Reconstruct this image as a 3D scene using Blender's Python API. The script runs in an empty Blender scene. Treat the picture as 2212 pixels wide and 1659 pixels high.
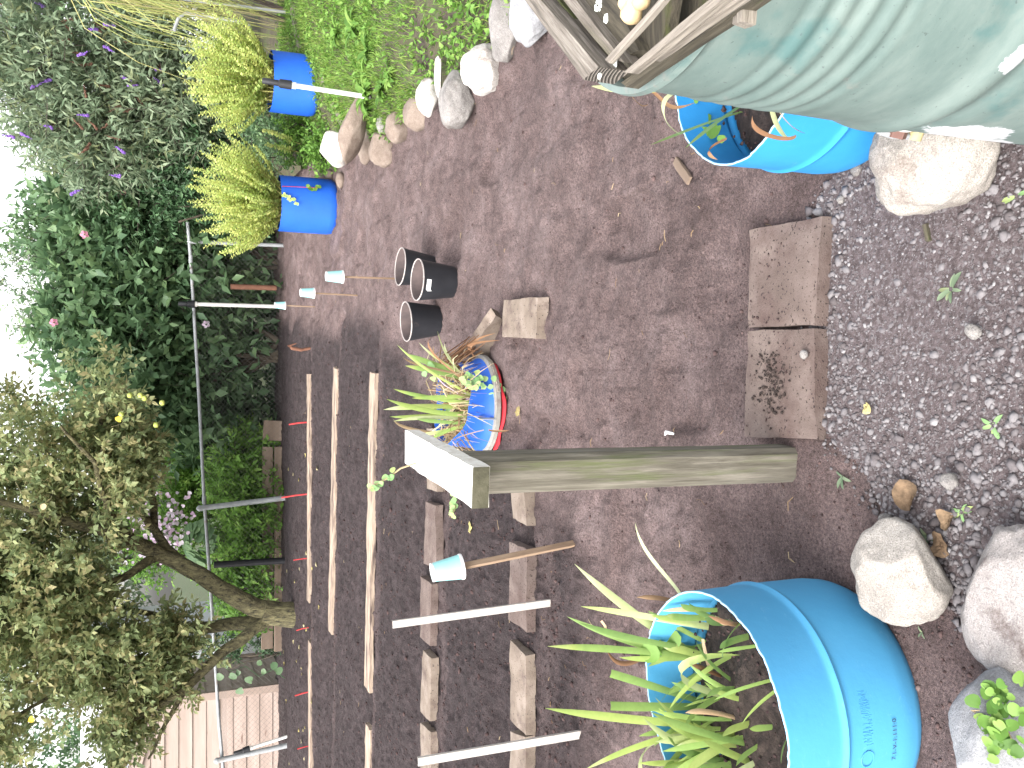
import bpy, bmesh, math, random
import numpy as np
from mathutils import Vector, Matrix, noise as mnoise

R = math.radians
random.seed(7)
rng = np.random.default_rng(7)
scene = bpy.context.scene
col = scene.collection

# ------------------------------------------------------------------ camera, sky, sun, exposure
F, PITCH, CAMH = 1900.0, R(22), 1.6          # focal length in photo pixels, tilt down, eye height
cam_data = bpy.data.cameras.new('camera')
cam_data.sensor_fit = 'HORIZONTAL'
cam_data.sensor_width = 36.0
cam_data.lens = 36.0 * F / 2212.0
cam_data.clip_start = 0.05
cam_data.clip_end = 400
cam = bpy.data.objects.new('camera', cam_data)
col.objects.link(cam)
s_, c_ = math.sin(PITCH), math.cos(PITCH)
# the phone was held on its side: picture-right is down in the world, picture-up is to the right
cam.matrix_world = Matrix(((0, 1, 0, 0), (-s_, 0, -c_, 0), (-c_, 0, s_, CAMH), (0, 0, 0, 1)))
scene.camera = cam

world = bpy.data.worlds.new('World')
scene.world = world
world.use_nodes = True
wn = world.node_tree
sky = wn.nodes.new('ShaderNodeTexSky')
sky.sky_type = 'NISHITA'
sky.sun_disc = False
SUN_EL, SUN_AZ = R(46), R(222)
sky.sun_elevation = SUN_EL
sky.sun_rotation = SUN_AZ
sky.dust_density = 4.0
sky.air_density = 1.5
hs = wn.nodes.new('ShaderNodeHueSaturation')
hs.inputs['Saturation'].default_value = 0.22
wn.links.new(sky.outputs[0], hs.inputs['Color'])
bg = wn.nodes['Background']
wn.links.new(hs.outputs[0], bg.inputs[0])
bg.inputs[1].default_value = 0.15
sun_d = bpy.data.lights.new('sun', 'SUN')
sun_d.energy = 0.75
sun_d.angle = R(50)
sun_d.color = (1.0, 0.97, 0.94)
sun = bpy.data.objects.new('sun', sun_d)
col.objects.link(sun)
sd = Vector((math.sin(SUN_AZ) * math.cos(SUN_EL), math.cos(SUN_AZ) * math.cos(SUN_EL), math.sin(SUN_EL)))
sun.rotation_euler = (-sd).to_track_quat('-Z', 'Y').to_euler()
scene.view_settings.view_transform = 'Standard'
scene.view_settings.look = 'None'
scene.view_settings.gamma = 1.0
scene.view_settings.exposure = 2.05

# ------------------------------------------------------------------ measuring helpers (photo point -> place in the garden)
def ray(x, y):
    u, v = 829.5 - y, x - 1106.0
    return (u / F, c_ - v / F * s_, -s_ - v / F * c_)

def onz(x, y, z=0.0):
    d = ray(x, y); t = (z - CAMH) / d[2]
    return Vector((d[0] * t, d[1] * t, z))

def aty(x, y, Y):
    d = ray(x, y); t = Y / d[1]
    return Vector((d[0] * t, Y, CAMH + d[2] * t))

def depth(p):
    return p[1] * c_ + (CAMH - p[2]) * s_

# ------------------------------------------------------------------ numeric noise
def _hash(ix, iy, iz, seed):
    h = (ix.astype(np.int64) * 374761393 + iy.astype(np.int64) * 668265263 + iz.astype(np.int64) * 2147483647 + seed * 974711) & 0xFFFFFFFF
    h = ((h ^ (h >> 13)) * 1274126177) & 0xFFFFFFFF
    h = (h ^ (h >> 16)) & 0xFFFFFFFF
    return h.astype(np.float64) / 4294967295.0

def vnoise(p, seed=0):
    p = np.asarray(p, float)
    i = np.floor(p).astype(np.int64); f = p - i
    f = f * f * f * (f * (f * 6 - 15) + 10)
    out = 0
    for dx in (0, 1):
        wx = f[:, 0] if dx else 1 - f[:, 0]
        for dy in (0, 1):
            wy = f[:, 1] if dy else 1 - f[:, 1]
            for dz in (0, 1):
                wz = f[:, 2] if dz else 1 - f[:, 2]
                out = out + wx * wy * wz * _hash(i[:, 0] + dx, i[:, 1] + dy, i[:, 2] + dz, seed)
    return out * 2 - 1

def fbm(p, octs=4, seed=0, gain=0.5, ridge=False):
    p = np.asarray(p, float); a = 1.0; s = 0; n = 0
    for k in range(octs):
        v = vnoise(p * (2.03 ** k) + 17.3 * k, seed + k)
        if ridge: v = 1 - 2 * np.abs(v)
        s = s + a * v; n += a; a *= gain
    return s / n

def sstep(a, b, x):
    t = np.clip((x - a) / (b - a), 0, 1)
    return t * t * (3 - 2 * t)

# ------------------------------------------------------------------ object helpers
ORG = {}
def tag(o, label=None, cat=None, group=None, kind=None):
    if label: o['label'] = label
    if cat: o['category'] = cat
    if group: o['group'] = group
    if kind: o['kind'] = kind
    return o

def thing(name, label, cat, loc, group=None):
    o = bpy.data.objects.new(name, None)
    o.empty_display_size = 0.05
    col.objects.link(o)
    o.location = loc
    ORG[o] = Vector(loc)
    return tag(o, label, cat, group)

def link_mesh(name, me, m, parent=None, origin=None):
    o = bpy.data.objects.new(name, me)
    if m is not None: me.materials.append(m)
    col.objects.link(o)
    if parent is not None:
        o.parent = parent
        ORG[o] = ORG[parent]
    else:
        ORG[o] = Vector(origin) if origin is not None else Vector((0, 0, 0))
        o.location = ORG[o]
    return o

def np_obj(name, V, T, m, parent=None, origin=None, rnd=None, smooth=False, quads=None, attr='rnd', rnd2=None):
    """V world verts (n,3); T triangles (k,3) and / or quads (q,4); built as one mesh"""
    org = ORG[parent] if parent is not None else Vector(origin) if origin is not None else Vector((0, 0, 0))
    V = np.asarray(V, np.float32) - np.array(org, np.float32)
    T = np.asarray(T, np.int32).reshape(-1, 3) if T is not None else np.zeros((0, 3), np.int32)
    Q = np.asarray(quads, np.int32).reshape(-1, 4) if quads is not None else np.zeros((0, 4), np.int32)
    me = bpy.data.meshes.new(name)
    me.vertices.add(len(V)); me.vertices.foreach_set('co', V.ravel())
    me.loops.add(T.size + Q.size)
    me.loops.foreach_set('vertex_index', np.concatenate([T.ravel(), Q.ravel()]))
    me.polygons.add(len(T) + len(Q))
    st = np.concatenate([np.arange(len(T)) * 3, T.size + np.arange(len(Q)) * 4]).astype(np.int32)
    me.polygons.foreach_set('loop_start', st)
    me.update(calc_edges=True)
    if smooth: me.polygons.foreach_set('use_smooth', np.ones(len(T) + len(Q), bool))
    if rnd is not None:
        a = me.attributes.new(attr, 'FLOAT', 'POINT'); a.data.foreach_set('value', np.asarray(rnd, np.float32))
    if rnd2 is not None:
        a = me.attributes.new('wet', 'FLOAT', 'POINT'); a.data.foreach_set('value', np.asarray(rnd2, np.float32))
    return link_mesh(name, me, m, parent, org)

class MB:
    """collects simple shapes in world space, builds ONE mesh"""
    def __init__(s): s.v = []; s.f = []; s.r = []
    def add(s, vs, fs, r=0.5):
        n = len(s.v); s.v += [tuple(v) for v in vs]; s.f += [tuple(i + n for i in f) for f in fs]; s.r += [r] * len(vs)
    def box(s, c, size, M=None, ch=0.004):
        h = [a / 2 for a in size]; ch = min(ch, min(h) * 0.8)
        bm = bmesh.new()
        for sx in (-1, 1):
            for sy in (-1, 1):
                for sz in (-1, 1):
                    for k in range(3):
                        q = [sx * h[0], sy * h[1], sz * h[2]]
                        for a in range(3):
                            if a != k: q[a] -= ch * (sx, sy, sz)[a]
                        bm.verts.new(q)
        bmesh.ops.convex_hull(bm, input=bm.verts)
        bmesh.ops.dissolve_limit(bm, angle_limit=0.01, verts=bm.verts, edges=bm.edges)
        bm.verts.index_update()
        c = Vector(c); M = M or Matrix.Identity(3)
        s.add([c + M @ v.co for v in bm.verts], [[v.index for v in f.verts] for f in bm.faces])
        bm.free(); return s
    def tube(s, pts, rad, n=8, cap=True, r=0.5, flat=1.0):
        pts = [Vector(p) for p in pts]
        if not hasattr(rad, '__len__'): rad = [rad] * len(pts)
        up = None; vs = []
        for i, p in enumerate(pts):
            t = (pts[min(i + 1, len(pts) - 1)] - pts[max(i - 1, 0)]).normalized()
            if up is None:
                a = Vector((0, 0, 1)) if abs(t.z) < 0.9 else Vector((1, 0, 0))
                up = (a - t * a.dot(t)).normalized()
            else: up = (up - t * up.dot(t)).normalized()
            b = t.cross(up)
            for k in range(n):
                an = 2 * math.pi * k / n
                vs.append(p + (up * math.cos(an) + b * math.sin(an) * flat) * rad[i])
        fs = []
        for i in range(len(pts) - 1):
            for k in range(n):
                k2 = (k + 1) % n
                fs.append((i * n + k, i * n + k2, (i + 1) * n + k2, (i + 1) * n + k))
        if cap: fs.append(tuple(range(n - 1, -1, -1))); fs.append(tuple(range((len(pts) - 1) * n, len(pts) * n)))
        s.add(vs, fs, r); return s
    def lathe(s, prof, c, n=64, M=None, cap0=False, cap1=False, wob=None):
        c = Vector(c); vs = []; M = M or Matrix.Identity(3)
        for (r_, z) in prof:
            for k in range(n):
                a = 2 * math.pi * k / n
                dr, dz = wob(a, z) if wob else (0, 0)
                vs.append(c + M @ Vector(((r_ + dr) * math.cos(a), (r_ + dr) * math.sin(a), z + dz)))
        fs = []
        for i in range(len(prof) - 1):
            for k in range(n):
                k2 = (k + 1) % n
                fs.append((i * n + k, i * n + k2, (i + 1) * n + k2, (i + 1) * n + k))
        if cap0: fs.append(tuple(range(n - 1, -1, -1)))
        if cap1: fs.append(tuple(range((len(prof) - 1) * n, len(prof) * n)))
        s.add(vs, fs); return s
    def build(s, name, m, parent=None, smooth=True, origin=None, auto=40):
        if parent is None and origin is None:
            a = np.array(s.v); origin = ((a[:, 0].min() + a[:, 0].max()) / 2, (a[:, 1].min() + a[:, 1].max()) / 2, a[:, 2].min())
        org = ORG[parent] if parent is not None else Vector(origin)
        me = bpy.data.meshes.new(name)
        me.from_pydata([Vector(v) - org for v in s.v], [], s.f)
        a = me.attributes.new('rnd', 'FLOAT', 'POINT'); a.data.foreach_set('value', np.array(s.r, np.float32))
        me.update()
        if smooth:
            bm = bmesh.new(); bm.from_mesh(me)
            bmesh.ops.recalc_face_normals(bm, faces=bm.faces)
            for f in bm.faces: f.smooth = True
            for e in bm.edges:
                if len(e.link_faces) == 2 and e.calc_face_angle(0) > R(auto): e.smooth = False
            bm.to_mesh(me); bm.free()
        return link_mesh(name, me, m, parent, org)

# ------------------------------------------------------------------ materials
def nd(nt, typ, **kw):
    n = nt.nodes.new(typ)
    for k, v in kw.items(): setattr(n, k, v)
    return n

def ramp(nt, stops):
    r_ = nt.nodes.new('ShaderNodeValToRGB'); cr = r_.color_ramp
    while len(cr.elements) > 1: cr.elements.remove(cr.elements[-1])
    for i, (p, c) in enumerate(stops):
        e = cr.elements[0] if i == 0 else cr.elements.new(p)
        e.position = p; e.color = (*c, 1) if len(c) == 3 else c
    return r_

def coords(nt, stretch=(1, 1, 1), rot=(0, 0, 0), vary=True):
    tc = nt.nodes.new('ShaderNodeTexCoord'); mp = nt.nodes.new('ShaderNodeMapping')
    mp.inputs['Scale'].default_value = stretch; mp.inputs['Rotation'].default_value = rot
    nt.links.new(tc.outputs['Object'], mp.inputs['Vector'])
    if vary:
        oi = nt.nodes.new('ShaderNodeObjectInfo'); mu = nt.nodes.new('ShaderNodeVectorMath'); mu.operation = 'SCALE'
        mu.inputs[0].default_value = (37, 19, 53); nt.links.new(oi.outputs['Random'], mu.inputs['Scale'])
        nt.links.new(mu.outputs[0], mp.inputs['Location'])
    return mp.outputs[0]

def noise(nt, vec, scale, detail=5, rough=0.6, dist=0.0):
    n = nt.nodes.new('ShaderNodeTexNoise')
    n.inputs['Scale'].default_value = scale; n.inputs['Detail'].default_value = detail
    n.inputs['Roughness'].default_value = rough; n.inputs['Distortion'].default_value = dist
    nt.links.new(vec, n.inputs['Vector']); return n.outputs[0]

def mixc(nt, fac, a, b, mode='MIX'):
    m = nt.nodes.new('ShaderNodeMix'); m.data_type = 'RGBA'; m.blend_type = mode
    for sock, val in ((m.inputs[0], fac), (m.inputs[6], a), (m.inputs[7], b)):
        if isinstance(val, (int, float)): sock.default_value = val
        elif isinstance(val, tuple): sock.default_value = (*val, 1)
        else: nt.links.new(val, sock)
    return m.outputs[2]

def mapr(nt, v, a, b, c=0.0, d=1.0):
    m = nt.nodes.new('ShaderNodeMapRange'); m.inputs[1].default_value = a; m.inputs[2].default_value = b
    m.inputs[3].default_value = c; m.inputs[4].default_value = d; nt.links.new(v, m.inputs[0]); return m.outputs[0]

def pmat(name, cols, scale=8, rough=0.75, bump=0.3, bscale=60, stretch=(1, 1, 1), spec=0.3, dirt=None, dirt_at=(0.5, 0.62), dirt_scale=5,
         speck=None, speck_at=(0.62, 0.68), speck_scale=180, detail=6, bdist=0.004, vary=True, rot=(0, 0, 0), metal=0.0, dirt2=None, dirt2_at=(0.55, 0.65), dirt2_scale=3):
    m = bpy.data.materials.new(name); m.use_nodes = True
    nt = m.node_tree; p = nt.nodes['Principled BSDF']
    v = coords(nt, stretch, rot, vary)
    n1 = noise(nt, v, scale, detail)
    k = len(cols)
    rp = ramp(nt, [(0.3 + 0.4 * i / max(1, k - 1), c) for i, c in enumerate(cols)])
    nt.links.new(n1, rp.inputs[0]); c = rp.outputs[0]
    if dirt:
        c = mixc(nt, mapr(nt, noise(nt, v, dirt_scale, 8, 0.65), *dirt_at), c, dirt)
    if dirt2:
        c = mixc(nt, mapr(nt, noise(nt, v, dirt2_scale, 8, 0.7), *dirt2_at), c, dirt2)
    if speck:
        c = mixc(nt, mapr(nt, noise(nt, v, speck_scale, 2, 0.5), *speck_at), c, speck)
    nt.links.new(c, p.inputs['Base Color'])
    p.inputs['Roughness'].default_value = rough
    p.inputs['Specular IOR Level'].default_value = spec
    p.inputs['Metallic'].default_value = metal
    if bump:
        b = nt.nodes.new('ShaderNodeBump'); b.inputs['Strength'].default_value = bump; b.inputs['Distance'].default_value = bdist
        nt.links.new(noise(nt, v, bscale, 6, 0.65), b.inputs['Height']); nt.links.new(b.outputs[0], p.inputs['Normal'])
    return m

def leafmat(name, cols, rough=0.5, trans=0.42, spec=0.3, vein=0.0):
    m = bpy.data.materials.new(name); m.use_nodes = True
    nt = m.node_tree; p = nt.nodes['Principled BSDF']; out = nt.nodes['Material Output']
    a = nt.nodes.new('ShaderNodeAttribute'); a.attribute_name = 'rnd'
    k = len(cols)
    rp = ramp(nt, [(i / max(1, k - 1), c) for i, c in enumerate(cols)])
    nt.links.new(a.outputs['Fac'], rp.inputs[0])
    v = coords(nt, vary=False)
    c = mixc(nt, mapr(nt, noise(nt, v, 60, 3), 0.3, 0.7), rp.outputs[0], (0.72, 0.72, 0.72), 'MULTIPLY')
    c2 = mixc(nt, 0.5, rp.outputs[0], c)
    nt.links.new(c2, p.inputs['Base Color'])
    p.inputs['Roughness'].default_value = rough; p.inputs['Specular IOR Level'].default_value = spec
    tr = nt.nodes.new('ShaderNodeBsdfTranslucent'); nt.links.new(c2, tr.inputs[0])
    mx = nt.nodes.new('ShaderNodeMixShader'); mx.inputs[0].default_value = trans
    nt.links.new(p.outputs[0], mx.inputs[1]); nt.links.new(tr.outputs[0], mx.inputs[2])
    nt.links.new(mx.outputs[0], out.inputs[0])
    return m

def attrmat(name, cols, rough=0.85, bump=0.4, bscale=150, spec=0.25, attr='rnd', var=0.5):
    m = bpy.data.materials.new(name); m.use_nodes = True
    nt = m.node_tree; p = nt.nodes['Principled BSDF']
    a = nt.nodes.new('ShaderNodeAttribute'); a.attribute_name = attr
    rp = ramp(nt, [(i / max(1, len(cols) - 1), c) for i, c in enumerate(cols)])
    nt.links.new(a.outputs['Fac'], rp.inputs[0])
    v = coords(nt, vary=False)
    c = mixc(nt, mapr(nt, noise(nt, v, bscale * 0.6, 4), 0.3, 0.75), rp.outputs[0], (1 - var,) * 3, 'MULTIPLY')
    nt.links.new(c, p.inputs['Base Color'])
    p.inputs['Roughness'].default_value = rough; p.inputs['Specular IOR Level'].default_value = spec
    b = nt.nodes.new('ShaderNodeBump'); b.inputs['Strength'].default_value = bump; b.inputs['Distance'].default_value = 0.003
    nt.links.new(noise(nt, v, bscale, 5), b.inputs['Height']); nt.links.new(b.outputs[0], p.inputs['Normal'])
    return m

def soilmat():
    m = bpy.data.materials.new('soil'); m.use_nodes = True
    nt = m.node_tree; p = nt.nodes['Principled BSDF']
    v = coords(nt, vary=False)
    a = nt.nodes.new('ShaderNodeAttribute'); a.attribute_name = 'rnd'       # 1 in the freshly dug beds
    w = nt.nodes.new('ShaderNodeAttribute'); w.attribute_name = 'wet'
    trod = ramp(nt, [(0.3, (0.106, 0.072, 0.068)), (0.5, (0.166, 0.118, 0.113)), (0.72, (0.240, 0.180, 0.174))])
    nt.links.new(noise(nt, v, 3.2, 8, 0.7), trod.inputs[0])
    dug = ramp(nt, [(0.3, (0.026, 0.0185, 0.019)), (0.5, (0.048, 0.035, 0.036)), (0.72, (0.078, 0.059, 0.060))])
    nt.links.new(noise(nt, v, 9, 8, 0.7), dug.inputs[0])
    c = mixc(nt, a.outputs['Fac'], trod.outputs[0], dug.outputs[0])
    md = mapr(nt, noise(nt, v, 16, 8, 0.75), 0.36, 0.66, 0.76, 1.22)
    hm = nt.nodes.new('ShaderNodeHueSaturation'); nt.links.new(md, hm.inputs['Value']); nt.links.new(c, hm.inputs['Color']); c = hm.outputs[0]
    gr = mapr(nt, noise(nt, v, 120, 7, 0.85), 0.38, 0.64, 0.42, 1.45)
    hsv = nt.nodes.new('ShaderNodeHueSaturation'); nt.links.new(gr, hsv.inputs['Value']); nt.links.new(c, hsv.inputs['Color'])
    c = mixc(nt, mapr(nt, noise(nt, v, 300, 2, 0.5), 0.70, 0.74), hsv.outputs[0], (0.30, 0.25, 0.23))   # grit
    c = mixc(nt, mapr(nt, noise(nt, v, 85, 4, 0.7), 0.62, 0.68, 0, 0.75), c, (0.03, 0.019, 0.018))               # humus crumbs
    nt.links.new(c, p.inputs['Base Color'])
    nt.links.new(mapr(nt, w.outputs['Fac'], 0, 1, 0.92, 0.7), p.inputs['Roughness'])
    p.inputs['Specular IOR Level'].default_value = 0.25
    b1 = nt.nodes.new('ShaderNodeBump'); b1.inputs['Strength'].default_value = 1.0; b1.inputs['Distance'].default_value = 0.026
    nt.links.new(noise(nt, v, 38, 10, 0.72), b1.inputs['Height'])
    b2 = nt.nodes.new('ShaderNodeBump'); b2.inputs['Strength'].default_value = 1.0; b2.inputs['Distance'].default_value = 0.010
    nt.links.new(noise(nt, v, 170, 6, 0.7), b2.inputs['Height']); nt.links.new(b1.outputs[0], b2.inputs['Normal'])
    nt.links.new(b2.outputs[0], p.inputs['Normal'])
    return m

def drummat(name, a, b, scuff, mud, mudz):
    """blown plastic drum: uneven blue, pale scuffs, mud stains"""
    m = bpy.data.materials.new(name); m.use_nodes = True
    nt = m.node_tree; p = nt.nodes['Principled BSDF']
    v = coords(nt, vary=False)
    c = mixc(nt, mapr(nt, noise(nt, v, 4, 4), 0.3, 0.7), a, b)
    c = mixc(nt, mapr(nt, noise(nt, v, 22, 8, 0.75, 1.5), 0.60, 0.78, 0, 0.55), c, scuff)
    c = mixc(nt, mapr(nt, noise(nt, v, 7, 9, 0.7), 0.66, 0.70, 0, 0.8), c, mud)
    tc = nt.nodes.new('ShaderNodeTexCoord'); sp = nt.nodes.new('ShaderNodeSeparateXYZ'); nt.links.new(tc.outputs['Object'], sp.inputs[0])
    ad = nt.nodes.new('ShaderNodeMath'); ad.operation = 'MULTIPLY_ADD'; ad.inputs[1].default_value = 0.12; nt.links.new(noise(nt, v, 12, 8, 0.7), ad.inputs[0]); nt.links.new(sp.outputs[2], ad.inputs[2])
    c = mixc(nt, mapr(nt, ad.outputs[0], mudz, mudz + 0.09, 0.75, 0), c, mud)
    nt.links.new(c, p.inputs['Base Color'])
    p.inputs['Roughness'].default_value = 0.55; p.inputs['Specular IOR Level'].default_value = 0.35
    bm_ = nt.nodes.new('ShaderNodeBump'); bm_.inputs['Strength'].default_value = 0.25; bm_.inputs['Distance'].default_value = 0.003
    nt.links.new(noise(nt, v, 45, 6), bm_.inputs['Height']); nt.links.new(bm_.outputs[0], p.inputs['Normal'])
    return m

M = {}
M['soil'] = soilmat()
M['clod'] = attrmat('soil_crumb', [(0.035, 0.02, 0.02), (0.08, 0.05, 0.047), (0.13, 0.085, 0.08), (0.19, 0.14, 0.13)], 0.95, 0.5)
M['pot_soil'] = pmat('potting_soil', [(0.012, 0.009, 0.008), (0.03, 0.021, 0.018), (0.055, 0.04, 0.034)], 40, 0.95, 1.0, 70, bdist=0.01, vary=False)
M['gravel'] = attrmat('gravel_stone', [(0.075, 0.062, 0.062), (0.12, 0.105, 0.108), (0.16, 0.145, 0.15), (0.2, 0.186, 0.19), (0.29, 0.275, 0.277)], 0.85, 0.4, 160, var=0.35)
M['gravel_bed'] = pmat('gravel_dirt', [(0.045, 0.033, 0.033), (0.085, 0.066, 0.067), (0.135, 0.11, 0.112)], 60, 0.95, 1.0, 160, speck=(0.14, 0.125, 0.128), speck_at=(0.56, 0.62), speck_scale=130, bdist=0.008, vary=False)
M['lawn'] = pmat('lawn_soil', [(0.045, 0.034, 0.03), (0.075, 0.066, 0.04), (0.07, 0.11, 0.035)], 5, 0.95, 0.8, 60, bdist=0.02, vary=False)
M['ground'] = pmat('rough_grass', [(0.022, 0.03, 0.012), (0.035, 0.05, 0.018), (0.04, 0.032, 0.02)], 3, 0.95, 0.6, 30, bdist=0.03, vary=False)
def rockmat(name, cols, spk, dirt, dat=(0.55, 0.7), amt=0.6):
    m = bpy.data.materials.new(name); m.use_nodes = True
    nt = m.node_tree; p = nt.nodes['Principled BSDF']; v = coords(nt)
    r_ = ramp(nt, [(0.3 + 0.4 * i / (len(cols) - 1), c) for i, c in enumerate(cols)]); nt.links.new(noise(nt, v, 7, 9, 0.7), r_.inputs[0])
    c = mixc(nt, mapr(nt, noise(nt, v, 330, 3, 0.6), 0.5, 0.62, 0, amt), r_.outputs[0], spk)
    c = mixc(nt, mapr(nt, noise(nt, v, 240, 3, 0.6), 0.56, 0.66, 0, amt * 0.7), c, tuple(min(0.75, q * 1.5) for q in cols[-1]))
    c = mixc(nt, mapr(nt, noise(nt, v, 60, 6, 0.7), 0.56, 0.7, 0, 0.45), c, spk)
    c = mixc(nt, mapr(nt, noise(nt, v, 5.5, 10, 0.72), *dat, 0, 0.9), c, dirt)
    nt.links.new(c, p.inputs['Base Color']); p.inputs['Roughness'].default_value = 0.88; p.inputs['Specular IOR Level'].default_value = 0.25
    b = nt.nodes.new('ShaderNodeBump'); b.inputs['Strength'].default_value = 0.7; b.inputs['Distance'].default_value = 0.012
    nt.links.new(noise(nt, v, 42, 10, 0.75), b.inputs['Height']); nt.links.new(b.outputs[0], p.inputs['Normal'])
    return m
M['rock_grey'] = rockmat('granite_grey', [(0.12, 0.108, 0.1), (0.2, 0.185, 0.175), (0.3, 0.28, 0.265)], (0.06, 0.055, 0.052), (0.09, 0.06, 0.05), (0.56, 0.75))
M['rock_pale'] = rockmat('granite_pale', [(0.22, 0.195, 0.172), (0.32, 0.29, 0.26), (0.42, 0.385, 0.35)], (0.11, 0.095, 0.085), (0.11, 0.075, 0.062), (0.57, 0.74))
M['rock_white'] = rockmat('granite_white', [(0.3, 0.275, 0.25), (0.45, 0.42, 0.39), (0.56, 0.53, 0.5)], (0.14, 0.125, 0.115), (0.12, 0.085, 0.07), (0.57, 0.72))
M['rock_pink'] = rockmat('granite_pink', [(0.2, 0.175, 0.165), (0.29, 0.262, 0.248), (0.38, 0.35, 0.335)], (0.13, 0.11, 0.108), (0.08, 0.05, 0.045), (0.53, 0.66))
M['rock_brown'] = rockmat('sandstone_brown', [(0.12, 0.09, 0.072), (0.19, 0.148, 0.12), (0.26, 0.21, 0.175)], (0.075, 0.058, 0.05), (0.085, 0.055, 0.047), (0.55, 0.75), 0.4)
M['rock_blue'] = rockmat('granite_blue_grey', [(0.15, 0.148, 0.155), (0.25, 0.25, 0.262), (0.37, 0.37, 0.378)], (0.1, 0.1, 0.105), (0.12, 0.09, 0.078), (0.6, 0.76), 0.4)
M['paver'] = pmat('concrete_paver', [(0.088, 0.064, 0.055), (0.125, 0.094, 0.082), (0.165, 0.128, 0.112)], 7, 0.92, 0.6, 170, speck=(0.03, 0.02, 0.018), speck_at=(0.62, 0.68), speck_scale=120, dirt=(0.07, 0.044, 0.039), dirt_at=(0.45, 0.7), dirt_scale=8, bdist=0.006)
M['paver_tan'] = pmat('tan_paver', [(0.12, 0.092, 0.072), (0.175, 0.138, 0.11), (0.23, 0.186, 0.155)], 8, 0.92, 0.5, 150, speck=(0.04, 0.027, 0.024), speck_at=(0.65, 0.70), speck_scale=90, dirt=(0.07, 0.046, 0.04), dirt_at=(0.52, 0.74), dirt_scale=9, bdist=0.006)
M['board'] = pmat('weathered_board', [(0.17, 0.125, 0.095), (0.28, 0.215, 0.165), (0.38, 0.305, 0.24)], 45, 0.85, 0.7, 70, stretch=(0.12, 1, 1), dirt=(0.055, 0.038, 0.035), dirt_at=(0.5, 0.66), dirt_scale=22)
M['post_wood'] = pmat('mossy_post', [(0.075, 0.066, 0.05), (0.125, 0.112, 0.088), (0.2, 0.18, 0.148)], 70, 0.92, 0.9, 110, stretch=(1, 1, 0.07), dirt=(0.085, 0.098, 0.04), dirt_at=(0.55, 0.7), dirt_scale=26, dirt2=(0.045, 0.04, 0.03), dirt2_at=(0.56, 0.72), dirt2_scale=45)
M['cap_wood'] = pmat('bleached_board', [(0.5, 0.46, 0.41), (0.62, 0.59, 0.55), (0.7, 0.68, 0.65)], 60, 0.85, 0.7, 90, stretch=(1, 0.05, 1), dirt=(0.16, 0.14, 0.11), dirt_at=(0.67, 0.71), dirt_scale=34)
M['cap_end'] = pmat('dark_end_grain', [(0.04, 0.038, 0.025), (0.075, 0.07, 0.045), (0.11, 0.1, 0.07)], 30, 0.95, 0.6, 90)
M['old_wood'] = pmat('grey_lichened_wood', [(0.07, 0.06, 0.05), (0.15, 0.128, 0.108), (0.26, 0.232, 0.2)], 190, 0.92, 1.0, 240, stretch=(0.05, 1, 1), dirt=(0.085, 0.08, 0.04), dirt_at=(0.55, 0.7), dirt_scale=20)
M['old_dark'] = pmat('dark_mossy_plank', [(0.03, 0.026, 0.02), (0.062, 0.053, 0.038), (0.105, 0.09, 0.065)], 110, 0.95, 0.9, 180, stretch=(0.08, 1, 1), dirt=(0.075, 0.09, 0.025), dirt_at=(0.56, 0.68), dirt_scale=24)
M['lath'] = pmat('pale_lath', [(0.13, 0.108, 0.09), (0.21, 0.182, 0.152), (0.3, 0.265, 0.225)], 150, 0.9, 0.9, 200, stretch=(0.06, 1, 1), dirt=(0.11, 0.105, 0.05), dirt_at=(0.58, 0.7), dirt_scale=22)
M['end_rings'] = None
M['lichen'] = pmat('pale_lichen', [(0.45, 0.5, 0.45), (0.68, 0.72, 0.66)], 60, 0.95, 0.8, 120)
M['drum_near'] = drummat('blue_drum_plastic', (0.06, 0.265, 0.48), (0.07, 0.3, 0.52), (0.2, 0.42, 0.6), (0.16, 0.10, 0.09), 0.0)
M['drum_side'] = drummat('blue_drum_plastic_scuffed', (0.022, 0.2, 0.47), (0.03, 0.245, 0.54), (0.2, 0.38, 0.58), (0.15, 0.095, 0.085), 0.0)
M['drum_far'] = drummat('cobalt_drum_plastic', (0.012, 0.085, 0.47), (0.014, 0.105, 0.54), (0.06, 0.17, 0.55), (0.14, 0.1, 0.12), 0.0)
M['cut_edge'] = pmat('cut_plastic_edge', [(0.26, 0.46, 0.66), (0.4, 0.58, 0.72)], 40, 0.6, 0.4, 160)
M['black_pot'] = pmat('black_plastic', [(0.011, 0.012, 0.015), (0.02, 0.021, 0.025)], 9, 0.5, 0.15, 60, dirt=(0.10, 0.075, 0.068), dirt_at=(0.6, 0.8), dirt_scale=7, spec=0.4)
M['pot_rim'] = pmat('dusty_pot_rim', [(0.25, 0.22, 0.21), (0.42, 0.37, 0.35)], 20, 0.75, 0.2, 100)
M['pot_inside'] = pmat('muddy_pot_inside', [(0.05, 0.04, 0.04), (0.11, 0.08, 0.075)], 9, 0.8, 0.3, 60)
M['sticker'] = pmat('paper_sticker', [(0.55, 0.55, 0.55), (0.72, 0.72, 0.72)], 30, 0.7, 0.1)
M['cup'] = pmat('aqua_paper_cup', [(0.25, 0.53, 0.53), (0.3, 0.59, 0.59)], 12, 0.7, 0.1, 90)
M['cup_white'] = pmat('white_paper', [(0.58, 0.58, 0.57), (0.68, 0.68, 0.67)], 12, 0.7, 0.1, 90)
M['ink'] = pmat('black_ink', [(0.02, 0.03, 0.05), (0.04, 0.05, 0.07)], 30, 0.7, 0.0)
M['stake'] = pmat('brown_stake', [(0.13, 0.085, 0.055), (0.22, 0.15, 0.1), (0.3, 0.22, 0.15)], 20, 0.85, 0.5, 50, stretch=(1, 1, 0.1))
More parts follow.
